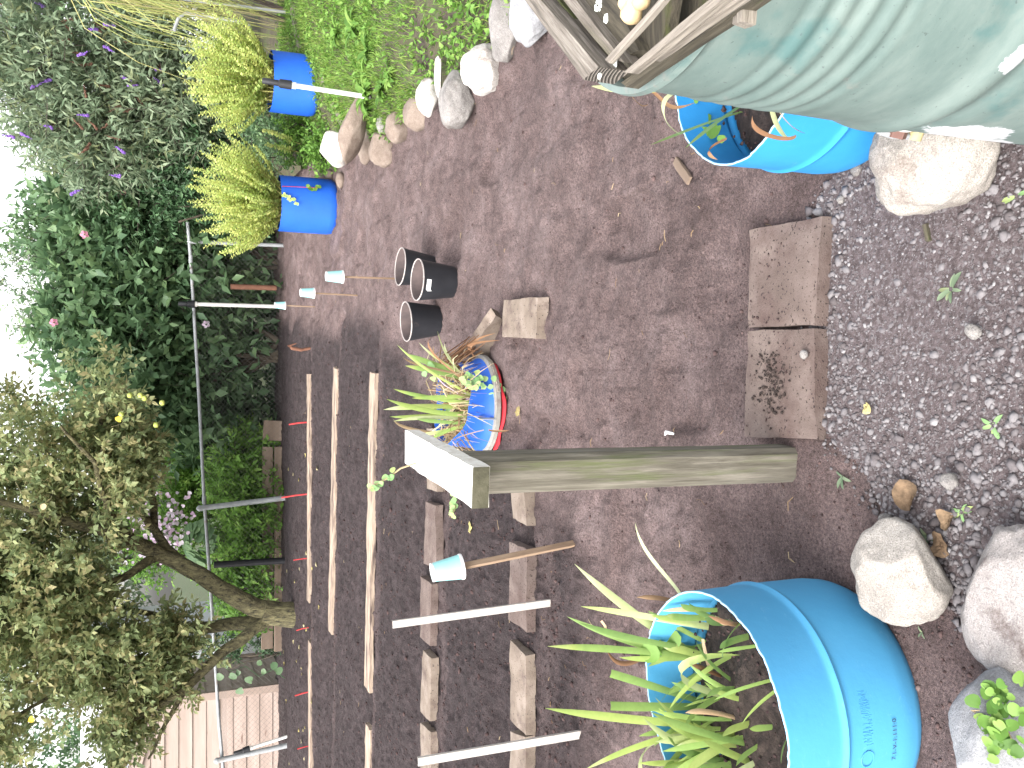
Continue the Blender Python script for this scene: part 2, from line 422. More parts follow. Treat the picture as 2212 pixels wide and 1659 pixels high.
M['white_lath'] = pmat('off_white_channel', [(0.34, 0.315, 0.29), (0.43, 0.40, 0.37)], 8, 0.6, 0.1, 60, dirt=(0.3, 0.25, 0.22), dirt_at=(0.62, 0.75), dirt_scale=9)
M['white_pole'] = pmat('white_pole_plastic', [(0.6, 0.58, 0.55), (0.72, 0.7, 0.67)], 6, 0.5, 0.1, 60, dirt=(0.4, 0.38, 0.33), dirt_at=(0.6, 0.75))
M['black_handle'] = pmat('black_handle_plastic', [(0.01, 0.01, 0.012), (0.02, 0.02, 0.024)], 9, 0.5, 0.2, 60)
M['red_stick'] = pmat('red_painted_stick', [(0.34, 0.025, 0.03), (0.45, 0.05, 0.05)], 20, 0.7, 0.3, 60, stretch=(1, 1, .2))
M['rust'] = pmat('rusty_iron', [(0.11, 0.05, 0.032), (0.18, 0.085, 0.055)], 20, 0.9, 0.5, 60)
M['galv'] = pmat('galvanised_steel', [(0.22, 0.23, 0.24), (0.34, 0.35, 0.36)], 12, 0.5, 0.2, 60, dirt=(0.2, 0.14, 0.1), dirt_at=(0.6, 0.72), dirt_scale=5, spec=0.5)
M['wire'] = pmat('dull_wire', [(0.06, 0.056, 0.055), (0.1, 0.095, 0.09)], 12, 0.6, 0.0)
M['green_barrel'] = None
M['grey_ring'] = pmat('grey_gasket', [(0.16, 0.15, 0.135), (0.27, 0.255, 0.235)], 12, 0.85, 0.4, 60, dirt=(0.12, 0.08, 0.07), dirt_at=(0.55, 0.7))
M['red_plastic'] = pmat('red_plastic', [(0.40, 0.022, 0.032), (0.5, 0.035, 0.045)], 8, 0.5, 0.2, 50, dirt=(0.2, 0.09, 0.08), dirt_at=(0.64, 0.8))
M['pot_blue'] = drummat('royal_blue_plastic', (0.012, 0.075, 0.38), (0.016, 0.1, 0.46), (0.1, 0.2, 0.5), (0.15, 0.1, 0.1), -0.2)
M['shed'] = pmat('pink_cedar_board', [(0.26, 0.2, 0.17), (0.33, 0.258, 0.222), (0.4, 0.325, 0.288)], 5, 0.8, 0.3, 30, stretch=(0.15, 1, 1), speck=(0.16, 0.1, 0.08), speck_at=(0.7, 0.73), speck_scale=14)
M['shed_trim'] = pmat('cedar_trim', [(0.24, 0.18, 0.148), (0.32, 0.25, 0.212)], 6, 0.8, 0.3, 30, stretch=(1, 1, 0.15))
M['sleeper'] = pmat('brown_sleeper', [(0.12, 0.085, 0.062), (0.18, 0.132, 0.1), (0.25, 0.19, 0.15)], 5, 0.9, 0.5, 30, stretch=(0.1, 1, 1))
M['white_metal'] = pmat('white_ribbed_metal', [(0.55, 0.56, 0.6), (0.68, 0.69, 0.72)], 3, 0.5, 0.1, 30)
M['roof_grey'] = pmat('grey_shingle', [(0.14, 0.145, 0.16), (0.23, 0.235, 0.25)], 6, 0.9, 0.5, 20)
M['bark_apple'] = pmat('lichened_apple_bark', [(0.055, 0.048, 0.03), (0.13, 0.115, 0.062), (0.22, 0.2, 0.105)], 26, 0.95, 1.0, 55, stretch=(1, 1, 0.35), bdist=0.04, dirt=(0.03, 0.027, 0.02), dirt_at=(0.52, 0.64), dirt_scale=34, vary=False)
M['bark'] = pmat('brown_bark', [(0.05, 0.038, 0.028), (0.1, 0.08, 0.06), (0.16, 0.13, 0.1)], 16, 0.95, 0.8, 40, stretch=(1, 1, 0.3), bdist=0.02, vary=False)
M['bark_dark'] = pmat('dark_twig', [(0.035, 0.028, 0.022), (0.075, 0.06, 0.05)], 16, 0.95, 0.5, 40, vary=False)
M['leaf_apple'] = leafmat('apple_leaf', [(0.13, 0.175, 0.085), (0.21, 0.265, 0.12), (0.27, 0.325, 0.155), (0.34, 0.365, 0.17), (0.38, 0.33, 0.17), (0.42, 0.45, 0.2)], 0.5, 0.45)
M['leaf_lush'] = leafmat('lush_green_leaf', [(0.1, 0.22, 0.04), (0.16, 0.31, 0.06), (0.22, 0.39, 0.08), (0.3, 0.44, 0.1)], 0.5, 0.45)
M['leaf_laurel'] = leafmat('broad_green_leaf', [(0.07, 0.13, 0.068), (0.105, 0.185, 0.09), (0.155, 0.25, 0.12), (0.23, 0.34, 0.15)], 0.45, 0.4, 0.35)
M['leaf_grey'] = leafmat('grey_green_leaf', [(0.110, 0.164, 0.099), (0.186, 0.251, 0.154), (0.274, 0.339, 0.219), (0.263, 0.285, 0.131)], 0.6)
M['leaf_bright'] = leafmat('bright_green_leaf', [(0.075, 0.163, 0.027), (0.125, 0.250, 0.044), (0.175, 0.325, 0.062), (0.250, 0.375, 0.088)], 0.5, 0.4)
M['leaf_dark'] = leafmat('dark_evergreen_leaf', [(0.040, 0.079, 0.040), (0.066, 0.133, 0.060), (0.121, 0.211, 0.099)], 0.45, 0.25)
M['leaf_gold'] = leafmat('golden_leaf', [(0.36, 0.5, 0.15), (0.48, 0.6, 0.19), (0.58, 0.66, 0.22), (0.66, 0.67, 0.24), (0.44, 0.58, 0.22)], 0.55, 0.5)
M['broom'] = leafmat('broom_stem', [(0.17, 0.21, 0.06), (0.28, 0.31, 0.09), (0.38, 0.38, 0.13), (0.34, 0.28, 0.15)], 0.7, 0.2)
M['gold_stem'] = leafmat('gold_shrub_stem', [(0.2, 0.2, 0.06), (0.32, 0.3, 0.1)], 0.8, 0.0)
M['grass'] = leafmat('grass_blade', [(0.072, 0.144, 0.024), (0.132, 0.240, 0.038), (0.204, 0.324, 0.060), (0.312, 0.324, 0.096)], 0.6, 0.4)
M['iris'] = leafmat('iris_leaf', [(0.13, 0.23, 0.06), (0.19, 0.3, 0.095), (0.27, 0.39, 0.11), (0.38, 0.46, 0.13), (0.56, 0.6, 0.34)], 0.4, 0.35, 0.5)
M['iris_dry'] = leafmat('withered_leaf', [(0.13, 0.06, 0.03), (0.26, 0.14, 0.075), (0.4, 0.26, 0.15), (0.5, 0.38, 0.24)], 0.8, 0.2)
M['straw'] = leafmat('dry_straw', [(0.2, 0.12, 0.06), (0.36, 0.25, 0.14), (0.52, 0.42, 0.26), (0.6, 0.55, 0.36)], 0.85, 0.15)
M['sedum'] = leafmat('sedum_leaf', [(0.17, 0.32, 0.12), (0.27, 0.42, 0.18), (0.36, 0.42, 0.16)], 0.5, 0.3)
M['fl_purple'] = leafmat('purple_blossom', [(0.2, 0.1, 0.42), (0.32, 0.18, 0.58)], 0.8, 0.3)
M['fl_pink'] = leafmat('pale_pink_blossom', [(0.55, 0.36, 0.52), (0.72, 0.58, 0.7), (0.8, 0.74, 0.8)], 0.8, 0.3)
M['fl_rose'] = leafmat('rose_pink_blossom', [(0.6, 0.2, 0.3), (0.7, 0.32, 0.42)], 0.8, 0.3)
M['fl_brown'] = leafmat('spent_blossom', [(0.09, 0.045, 0.03), (0.17, 0.09, 0.06)], 0.9, 0.1)
M['fl_yellow'] = leafmat('yellow_blossom', [(0.7, 0.5, 0.05), (0.8, 0.62, 0.1)], 0.8, 0.3)
M['apple'] = pmat('green_apple', [(0.3, 0.36, 0.08), (0.42, 0.45, 0.12)], 6, 0.4, 0.0)
M['gourd'] = pmat('dry_gourd', [(0.42, 0.29, 0.15), (0.55, 0.41, 0.24)], 12, 0.6, 0.3, 60)
M['brass'] = pmat('dirty_brass', [(0.3, 0.24, 0.12), (0.42, 0.36, 0.2)], 14, 0.6, 0.2)
M['brown_rubber'] = pmat('brown_fitting', [(0.1, 0.05, 0.04), (0.16, 0.09, 0.075)], 14, 0.7, 0.2)
M['leaf_litter'] = attrmat('fallen_leaf', [(0.12, 0.07, 0.045), (0.24, 0.165, 0.1), (0.42, 0.36, 0.13), (0.48, 0.43, 0.32)], 0.85, 0.8, 90, var=0.65)

def endring():
    m = bpy.data.materials.new('ringed_end_grain'); m.use_nodes = True
    nt = m.node_tree; p = nt.nodes['Principled BSDF']; v = coords(nt, vary=False)
    w = nt.nodes.new('ShaderNodeTexWave'); w.wave_type = 'RINGS'; w.rings_direction = 'SPHERICAL'
    w.inputs['Scale'].default_value = 150; w.inputs['Distortion'].default_value = 1.2; w.inputs['Detail'].default_value = 3
    mp = nt.nodes.new('ShaderNodeMapping'); mp.inputs['Location'].default_value = (0.04, 0.0, 0.05); nt.links.new(v, mp.inputs[0]); nt.links.new(mp.outputs[0], w.inputs[0])
    r_ = ramp(nt, [(0.2, (0.05, 0.042, 0.034)), (0.6, (0.12, 0.1, 0.085)), (0.9, (0.19, 0.165, 0.14))]); nt.links.new(w.outputs[1], r_.inputs[0])
    nt.links.new(r_.outputs[0], p.inputs['Base Color']); p.inputs['Roughness'].default_value = 0.95
    b = nt.nodes.new('ShaderNodeBump'); b.inputs['Strength'].default_value = 0.8; b.inputs['Distance'].default_value = 0.004
    nt.links.new(w.outputs[1], b.inputs['Height']); nt.links.new(b.outputs[0], p.inputs['Normal'])
    return m
M['end_rings'] = endring()

def barrelmat():
    """sea-green painted barrel, streaky paint, a few bare pale chips"""
    m = bpy.data.materials.new('sea_green_barrel_paint'); m.use_nodes = True
    nt = m.node_tree; p = nt.nodes['Principled BSDF']; v = coords(nt, vary=False)
    vs = coords(nt, (1, 1, 2.5), vary=False)
    r_ = ramp(nt, [(0.3, (0.08, 0.118, 0.11)), (0.5, (0.118, 0.158, 0.146)), (0.7, (0.16, 0.198, 0.182))]); nt.links.new(noise(nt, vs, 5, 7, 0.65), r_.inputs[0])
    c = mixc(nt, mapr(nt, noise(nt, v, 9, 8, 0.7, 0.8), 0.6, 0.72, 0, 0.55), r_.outputs[0], (0.25, 0.2, 0.18))
    c = mixc(nt, mapr(nt, noise(nt, v, 3.5, 6, 0.65), 0.6, 0.68, 0, 0.6), c, (0.045, 0.115, 0.115))
    tc = nt.nodes.new('ShaderNodeTexCoord')
    for loc, rad in (((-0.283, 0.035, 0.315), (0.06, 0.06, 0.10)), ((-0.272, 0.085, 0.215), (0.05, 0.04, 0.07)), ((-0.235, -0.17, 0.465), (0.05, 0.035, 0.03))):
        mp = nt.nodes.new('ShaderNodeMapping'); mp.vector_type = 'POINT'
        mp.inputs['Scale'].default_value = tuple(1 / q for q in rad); mp.inputs['Location'].default_value = tuple(-l / q for l, q in zip(loc, rad))
        nt.links.new(tc.outputs['Object'], mp.inputs[0])
        ln = nt.nodes.new('ShaderNodeVectorMath'); ln.operation = 'LENGTH'; nt.links.new(mp.outputs[0], ln.inputs[0])
        ad = nt.nodes.new('ShaderNodeMath'); ad.operation = 'MULTIPLY_ADD'; ad.inputs[1].default_value = 0.9; nt.links.new(noise(nt, v, 26, 6, 0.7), ad.inputs[0]); nt.links.new(ln.outputs[1], ad.inputs[2])
        c = mixc(nt, mapr(nt, ad.outputs[0], 1.36, 1.28), c, (0.5, 0.5, 0.52))
    c = mixc(nt, mapr(nt, noise(nt, v, 140, 2), 0.68, 0.72, 0, 0.6), c, (0.05, 0.06, 0.06))
    nt.links.new(c, p.inputs['Base Color']); p.inputs['Roughness'].default_value = 0.5; p.inputs['Specular IOR Level'].default_value = 0.35
    b = nt.nodes.new('ShaderNodeBump'); b.inputs['Strength'].default_value = 0.3; b.inputs['Distance'].default_value = 0.004
    nt.links.new(noise(nt, v, 25, 7), b.inputs['Height']); nt.links.new(b.outputs[0], p.inputs['Normal'])
    return m
M['green_barrel'] = barrelmat()

# ================================================================== the ground
XL_Y = np.array([0.0, 2.5, 3.4, 3.9, 4.5, 5.3, 6.2, 7.0, 8.0, 9.0, 13.0, 40.0])
XL_X = np.array([2.2, 1.95, 1.72, 1.66, 1.60, 1.68, 1.74, 2.0, 2.2, 2.3, 2.5, 3.0])
def _line(a, b, z=0.06):
    A, B = onz(*a, z), onz(*b, z); sl = (B.y - A.y) / (B.x - A.x)
    return (A.y - sl * A.x, sl)
FURROW = (_line((1118, 1180), (1118, 1590)), _line((924, 1090), (920, 1560)), _line((802, 805), (790, 1490)), _line((722, 795), (710, 1365)), _line((664, 808), (666, 1700)))

def bedmask(x, y):
    edge = np.interp(y, [2.6, 3.2, 4.2, 6.0, 7.0, 12.5], [-1.2, -0.55, -0.25, 0.25, 0.5, 0.75])
    wob = 0.18 * vnoise(np.stack([x * 1.7, y * 1.7, x * 0], 1), 5)
    return sstep(0.14, -0.14, x - edge - wob) * sstep(2.7, 3.3, y + 0.3 * wob)

def soil_z(x, y):
    x = np.atleast_1d(np.asarray(x, float)); y = np.atleast_1d(np.asarray(y, float))
    P = np.stack([x, y, x * 0], 1)
    bed = bedmask(x, y)
    z = 0.028 * sstep(1.75, 2.15, y)
    z = z + 0.022 * fbm(P * 1.3, 3, 1)
    # trodden soil: heel and toe dents
    dent = fbm(P * np.array([5.5, 4.0, 1]), 3, 11)
    z = z + (1 - bed) * sstep(1.9, 2.4, y) * (0.036 * dent - 0.034 * sstep(0.15, 0.42, vnoise(P * np.array([3.6, 2.9, 1]), 21)) + 0.010 * fbm(P * 11, 3, 25))
    z = z + (1 - bed) * sstep(1.9, 2.3, y) * 0.014 * fbm(P * 15, 4, 31, ridge=True, gain=.6)
    # dug beds: ridges between the plank furrows, cloddy
    rid = np.full_like(x, 0.05)
    for yf, sl in FURROW:
        d = np.abs(y - (yf + sl * x)) + 0.06 * vnoise(P * 2.2, 41)
        rid = np.minimum(rid, 0.05 * sstep(0.22 if yf < 6 else 0.12, 0.5, d))
    rid = rid * sstep(11.9, 10.7, y)
    z = z - 0.05 * sstep(11.2, 12.4, y)
    z = z + bed * (rid + 0.017 * fbm(P * 6, 4, 51) + 0.016 * fbm(P * 19, 3, 61, ridge=True))
    # small heap round the foot of the post
    z = z + 0.035 * np.exp(-(((x + 0.22) / 0.16) ** 2 + ((y - 1.84) / 0.11) ** 2))
    return z

def dugness(x, y):
    b = bedmask(x, y); s = np.zeros_like(x)
    for yf, sl in FURROW:
        d = y - (yf + sl * x) + 0.05 * vnoise(np.stack([x * 3, y * 3, x * 0], 1), 43)
        s = np.maximum(s, sstep(-0.52, -0.40, d) * sstep(-0.14, -0.24, d))
    return b * (1 - 0.38 * s)

def gz(x, y): return float(soil_z(x, y)[0])

def lawn_z(x, y):
    x = np.atleast_1d(np.asarray(x, float)); y = np.atleast_1d(np.asarray(y, float))
    d = x - np.interp(y, XL_Y, XL_X)
    P = np.stack([x, y, x * 0], 1)
    return 0.05 + 0.17 * sstep(-0.1, 0.5, d) * sstep(3.2, 5.5, y) + 0.16 * sstep(0.2, 1.3, d) * sstep(5.5, 8.0, y) + 0.03 * fbm(P * 2.2, 3, 71)
def lz(x, y): return float(lawn_z(x, y)[0])

def sheet(name, xs, ys, zf, m, keep=None, kind='structure', rnd=None, wet=None):
    X, Y = xs.ravel(), ys.ravel()
    Z = zf(X, Y); h, w = xs.shape
    i = np.arange(h * w).reshape(h, w)
    Q = np.stack([i[:-1, :-1], i[:-1, 1:], i[1:, 1:], i[1:, :-1]], -1).reshape(-1, 4)
    if keep is not None:
        k = keep(X, Y); Q = Q[k[Q].all(1)]
    o = np_obj(name, np.stack([X, Y, Z], 1), None, m, quads=Q, smooth=True, rnd=None if rnd is None else rnd(X, Y), rnd2=None if wet is None else wet(X, Y))
    return tag(o, kind=kind)

a = np.linspace(-70, 70, 60)
gx, gy = np.meshgrid(a, np.linspace(-20, 110, 60))
sheet('ground', gx, gy, lambda x, y: np.full_like(x, -0.14), M['ground'])
ys = 0.8 + (np.linspace(0, 1, 880) ** 2.0) * 12.5
sx = np.concatenate([np.linspace(-0.8, -0.56, 26)[:-1], np.linspace(-0.56, 0.5, 540), np.linspace(0.5, 1.5, 30)[1:]])
gx = sx[None, :] * (ys[:, None] + 0.8); gy = np.repeat(ys[:, None], len(sx), 1)
sheet('garden_soil', gx, gy, soil_z, M['soil'], rnd=dugness, wet=lambda x, y: sstep(0.0, 0.5, fbm(np.stack([x * 2, y * 2, x * 0], 1), 3, 91)) * (1 - bedmask(x, y)))
# lawn bank behind the boulders
u_ = np.linspace(0.08, 5.5, 150); v_ = np.linspace(2.2, 16, 220)
gx = np.interp(v_, XL_Y, XL_X)[:, None] + u_[None, :] ** 1.0; gy = np.repeat(v_[:, None], len(u_), 1)
sheet('lawn', gx, gy, lawn_z, M['lawn'])

# gravel strip at the near edge
def gravmask(x, y):
    P = np.stack([x, y, x * 0], 1)
    top = np.interp(x, [-0.75, -0.42, -0.3, -0.1, 0.1, 0.47, 0.56, 1.1], [1.2, 1.45, 1.62, 1.78, 1.82, 1.83, 1.72, 1.7])
    return (top - y + 0.05 * fbm(P * 9, 3, 81))
def gravel_z(x, y): return soil_z(x, y) + 0.006
gx, gy = np.meshgrid(np.linspace(-0.75, 1.5, 260), np.linspace(0.5, 1.9, 170))
sheet('gravel_path', gx, gy, gravel_z, M['gravel_bed'], keep=lambda x, y: gravmask(x, y) > 0)

t_ = (1 + 5 ** 0.5) / 2
ICO_V = np.array([(-1, t_, 0), (1, t_, 0), (-1, -t_, 0), (1, -t_, 0), (0, -1, t_), (0, 1, t_), (0, -1, -t_), (0, 1, -t_), (t_, 0, -1), (t_, 0, 1), (-t_, 0, -1), (-t_, 0, 1)]) / math.sqrt(1 + t_ * t_)
ICO_F = np.array([(0, 11, 5), (0, 5, 1), (0, 1, 7), (0, 7, 10), (0, 10, 11), (1, 5, 9), (5, 11, 4), (11, 10, 2), (10, 7, 6), (7, 1, 8), (3, 9, 4), (3, 4, 2), (3, 2, 6), (3, 6, 8), (3, 8, 9), (4, 9, 5), (2, 4, 11), (6, 2, 10), (8, 6, 7), (9, 8, 1)])

def rand_rot(n):
    q = rng.normal(size=(n, 4)); q /= np.linalg.norm(q, axis=1)[:, None]
    w, x, y, z = q.T
    return np.stack([1 - 2 * (y * y + z * z), 2 * (x * y - z * w), 2 * (x * z + y * w), 2 * (x * y + z * w), 1 - 2 * (x * x + z * z), 2 * (y * z - x * w), 2 * (x * z - y * w), 2 * (y * z + x * w), 1 - 2 * (x * x + y * y)], 1).reshape(n, 3, 3)

def pebbles(name, X, Y, Z, S, m, parent=None, flat=0.75, jag=0.42, rnd=None, kind='stuff'):
    n = len(X)
    V = ICO_V[None] * (1 + jag * rng.uniform(-1, 1, (n, 12, 1)))
    V = V * (rng.uniform(0.6, 1.25, (n, 1, 3))) * S[:, None, None]
    V = np.einsum('nij,nkj->nki', rand_rot(n), V)
    V[:, :, 2] *= flat
    V = V + np.stack([X, Y, Z], 1)[:, None, :]
    T = (ICO_F[None] + (np.arange(n) * 12)[:, None, None]).reshape(-1, 3)
    r_ = np.repeat(rng.random(n) if rnd is None else rnd, 12)
    o = np_obj(name, V.reshape(-1, 3), T, m, parent=parent, rnd=r_)
    return tag(o, kind=kind) if kind else o

# crushed stone, loose along the edges, trodden in towards the middle
n = 30000
X = rng.uniform(-0.72, 1.4, n); Y = rng.uniform(0.55, 1.88, n)
gm = gravmask(X, Y) + 0.03 * rng.normal(size=n)
trod = np.exp(-(((X - 0.22) / 0.30) ** 2 + ((Y - 1.50) / 0.22) ** 2))
k = (gm > 0) & (rng.random(n) > 0.6 * trod)
X, Y, trod = X[k], Y[k], trod[k]
S = rng.gamma(3, 0.0016, len(X)).clip(0.0025, 0.015) * (1 - 0.3 * trod)
o = pebbles('gravel', X, Y, gravel_z(X, Y) + S * (0.2 - 0.6 * trod), S, M['gravel'], rnd=rng.beta(2.2, 2.6, len(X)))
tag(o, 'loose grey crushed stone covering the path in front of the paving slabs', 'gravel')

# crumbs of soil
n = 34000
s = rng.uniform(-0.56, 0.48, n); Y = 1.35 + (rng.random(n) ** 2.0) * 9.5
X = s * (Y + 0.8)
bd = bedmask(X, Y)
k = (gravmask(X, Y) < 0.02) & (X < np.interp(Y, XL_Y, XL_X)) & (rng.random(n) < 0.35 + 0.65 * bd)
X, Y, bd = X[k], Y[k], bd[k]
S = rng.gamma(2.0, 0.0017, len(X)).clip(0.0012, 0.014) * (0.7 + 0.5 * bd)
o = pebbles('soil_crumbs', X, Y, soil_z(X, Y) + S * 0.15, S, M['clod'], jag=0.35, rnd=np.clip(rng.beta(2, 2.6, len(X)) * (1 - 0.6 * bd) + 0.02, 0, 1))
tag(o, 'dark crumbs and small clods of soil over the dug beds', 'soil crumbs')
# bits of straw and root lying about
mb = MB()
for i in range(230):
    y = 1.9 + random.random() ** 1.6 * 8.5; x = random.uniform(-0.5, 0.45) * (y + 0.6)
    if x > np.interp(y, XL_Y, XL_X) - 0.1: continue
    an = random.random() * 6.28; L = random.uniform(0.012, 0.05); z = gz(x, y) + 0.006
    d = Vector((math.cos(an), math.sin(an), 0)); q = Vector((-d.y, d.x, 0)) * random.uniform(-0.3, 0.3) * L
    mb.tube([Vector((x, y, z)) - d * L / 2, Vector((x, y, z + 0.002)) + q, Vector((x, y, z)) + d * L / 2], random.uniform(0.0006, 0.0013), 3, r=random.random() * .7)
tag(mb.build('straw_bits', M['straw'], smooth=False, origin=(0, 0, 0)), 'scattered bits of straw and root on the bare soil', 'straw', kind='stuff')

# ================================================================== stones
def ico(sub):
    bm = bmesh.new(); bmesh.ops.create_icosphere(bm, subdivisions=sub, radius=1)
    bm.verts.index_update()
    V = np.array([v.co[:] for v in bm.verts]); T = np.array([[v.index for v in f.verts] for f in bm.faces]); bm.free()
    return V, T
ICO5 = ico(5); ICO4 = ico(4); ICO3 = ico(3)

def rock_mesh(r3, seed, facets=10, amp=0.22, base=ICO4, square=0.0):
    V, T = base; V = V.copy(); g = np.random.default_rng(seed)
    if square:
        V = V / (np.abs(V) ** (2 + 3 * square)).sum(1)[:, None] ** (1 / (2 + 3 * square))
    V = V * (1 + amp * fbm(V * 1.15 + seed * 3.1, 3, seed)[:, None])
    for _ in range(facets):
        nrm = g.normal(size=3); nrm /= np.linalg.norm(nrm); dd = g.uniform(0.74, 0.95)
        s = V @ nrm; ex = np.maximum(s - dd, 0)
        V = V - nrm[None] * (ex * 0.86)[:, None]
    V = V * (1 + 0.035 * fbm(V * 5 + seed, 4, seed + 5)[:, None])
    return V * np.array(r3), T

def rock(name, label, cat, m, bb, seed, zg=0.0, dr=0.85, sink=0.22, facets=7, base=ICO4, group=None, rz=None, yaw=0.0, tilt=(0, 0), square=0.0, hz=None):
    """boulder whose outline spans the given patch of the photograph, resting on ground at height zg"""
    x0, x1, y0, y1 = bb; cx, cy = (x0 + x1) / 2, (y0 + y1) / 2
    h = 0.12
    for _ in range(6):
        p = onz(cx, cy, zg + h); zc = depth(p)
        rx = (y1 - y0) / 2 / F * zc; ry = rx * dr
        th = math.atan2(CAMH - p.z, p.y)
        half = (x1 - x0) / 2 / F * zc
        q = half ** 2 - (ry * math.sin(th)) ** 2
        r3 = math.sqrt(max(q, (half * 0.45) ** 2)) / math.cos(th) if rz is None else rz
        r3 = min(r3, 1.15 * rx) if rz is None else rz
        h = r3 * (1 - sink)
    V, T = rock_mesh((rx, ry, r3), seed, facets + 5, base=base, square=square)
    Mr = np.array((Matrix.Rotation(yaw, 3, 'Z') @ Matrix.Rotation(tilt[0], 3, 'X') @ Matrix.Rotation(tilt[1], 3, 'Y')))
    V = V @ Mr.T + np.array(p)
    org = (p.x, p.y, V[:, 2].min())
    o = np_obj(name, V, T, m, origin=org, smooth=True)
    return tag(o, label, cat, group)

BR = 'boulders edging the lawn'
rock('boulder', 'big speckled grey boulder beside the green barrel on gravel', 'boulder', M['rock_pale'], (1878, 2140, 195, 470), 3, 0.0, 0.95, base=ICO5)
rock('boulder', 'pale rounded boulder between the near blue drum and the withered leaves', 'boulder', M['rock_pale'], (1842, 2040, 1122, 1362), 4, 0.0, 0.9, base=ICO5)
rock('boulder', 'long pinkish white boulder half buried in gravel beside the creeping weeds', 'boulder', M['rock_pink'], (2085, 2330, 1128, 1492), 8, -0.02, 0.75, base=ICO5)
rock('boulder', 'smooth grey boulder under a mat of pale green leaves', 'boulder', M['rock_blue'], (2062, 2340, 1452, 1760), 6, -0.02, 0.8, base=ICO5)
rock('boulder', 'smooth white boulder by the blue tub, under the brown slab', 'boulder', M['rock_white'], (690, 760, 282, 362), 11, 0.05, 0.8, group=BR)
rock('stone_slab', 'angular brown stone slab leaning on the white boulder', 'stone slab', M['rock_brown'], (734, 790, 212, 350), 13, 0.16, 0.42, facets=16, sink=0.1, group=BR, yaw=-0.35, tilt=(0.1, 0.15), square=0.6)
rock('boulder', 'low brown stone tucked below the leaning slab', 'boulder', M['rock_brown'], (769, 812, 277, 355), 14, 0.02, 0.8, group=BR)
rock('boulder', 'squarish brownish grey stone at the soil edge below the slab', 'boulder', M['rock_brown'], (797, 853, 283, 359), 15, 0.0, 0.8, group=BR, square=0.3)
rock('boulder', 'small grey stone wedged behind the weed clump', 'boulder', M['rock_grey'], (811, 842, 244, 292), 16, 0.06, 0.8, group=BR)
rock('boulder', 'grey brown round stone next to the bright weeds', 'boulder', M['rock_brown'], (829, 890, 236, 310), 17, 0.0, 0.85, group=BR)
rock('boulder', 'buff stone leaning under the grey round one', 'boulder', M['rock_brown'], (869, 939, 206, 283), 18, 0.0, 0.8, group=BR)
rock('boulder', 'white topped round stone resting on the buff stone', 'boulder', M['rock_white'], (899, 949, 169, 252), 19, 0.08, 0.8, group=BR)
rock('boulder', 'large dark grey egg shaped boulder at the corner of the row', 'boulder', M['rock_grey'], (944, 1032, 156, 284), 20, 0.0, 0.9, group=BR, base=ICO5)
rock('stone_slab', 'thin white stone flake standing behind the egg shaped boulder', 'stone slab', M['rock_white'], (938, 956, 120, 217), 21, 0.14, 0.3, facets=12, group=BR, sink=0.3)
rock('boulder', 'bright white boulder with dark stains next to the egg shaped one', 'boulder', M['rock_white'], (996, 1093, 96, 203), 22, 0.0, 0.9, group=BR, base=ICO5)
rock('boulder', 'black speckled grey boulder behind the timber trellis', 'boulder', M['rock_grey'], (1053, 1133, -20, 131), 23, 0.0, 0.8, group=BR, base=ICO5)
rock('boulder', 'bluish grey smooth boulder behind the timber trellis', 'boulder', M['rock_blue'], (1090, 1196, -45, 97), 24, 0.0, 0.8, group=BR, base=ICO5)
rock('stone', 'small round brown stone against the blue tub', 'stone', M['rock_brown'], (702, 722, 366, 388), 25, 0.0, 0.9, base=ICO3)
rock('stone', 'brown oblong stone lying by the blue tub', 'stone', M['rock_brown'], (724, 748, 368, 408), 26, 0.0, 0.7, base=ICO3)
for i, (bb, lb) in enumerate((((1838, 1862, 352, 382), 'lump of grey stone against the drum and the speckled boulder'), ((1806, 1826, 420, 442), 'loose grey stone on soil by the gravel edge'),
        ((1728, 1746, 754, 776), 'small grey stone lying on the paving slab'), ((2085, 2118, 698, 735), 'biggest loose grey stone on the gravel'),
        ((1898, 1930, 1108, 1140), 'white stone beside the withered leaf'), ((2030, 2072, 1020, 1060), 'flat grey stone on gravel near the long boulder'))):
    rock('stone', lb, 'stone', M['rock_grey'], bb, 30 + i, 0.055 if i == 2 else 0.01, 0.9, base=ICO3, facets=10)

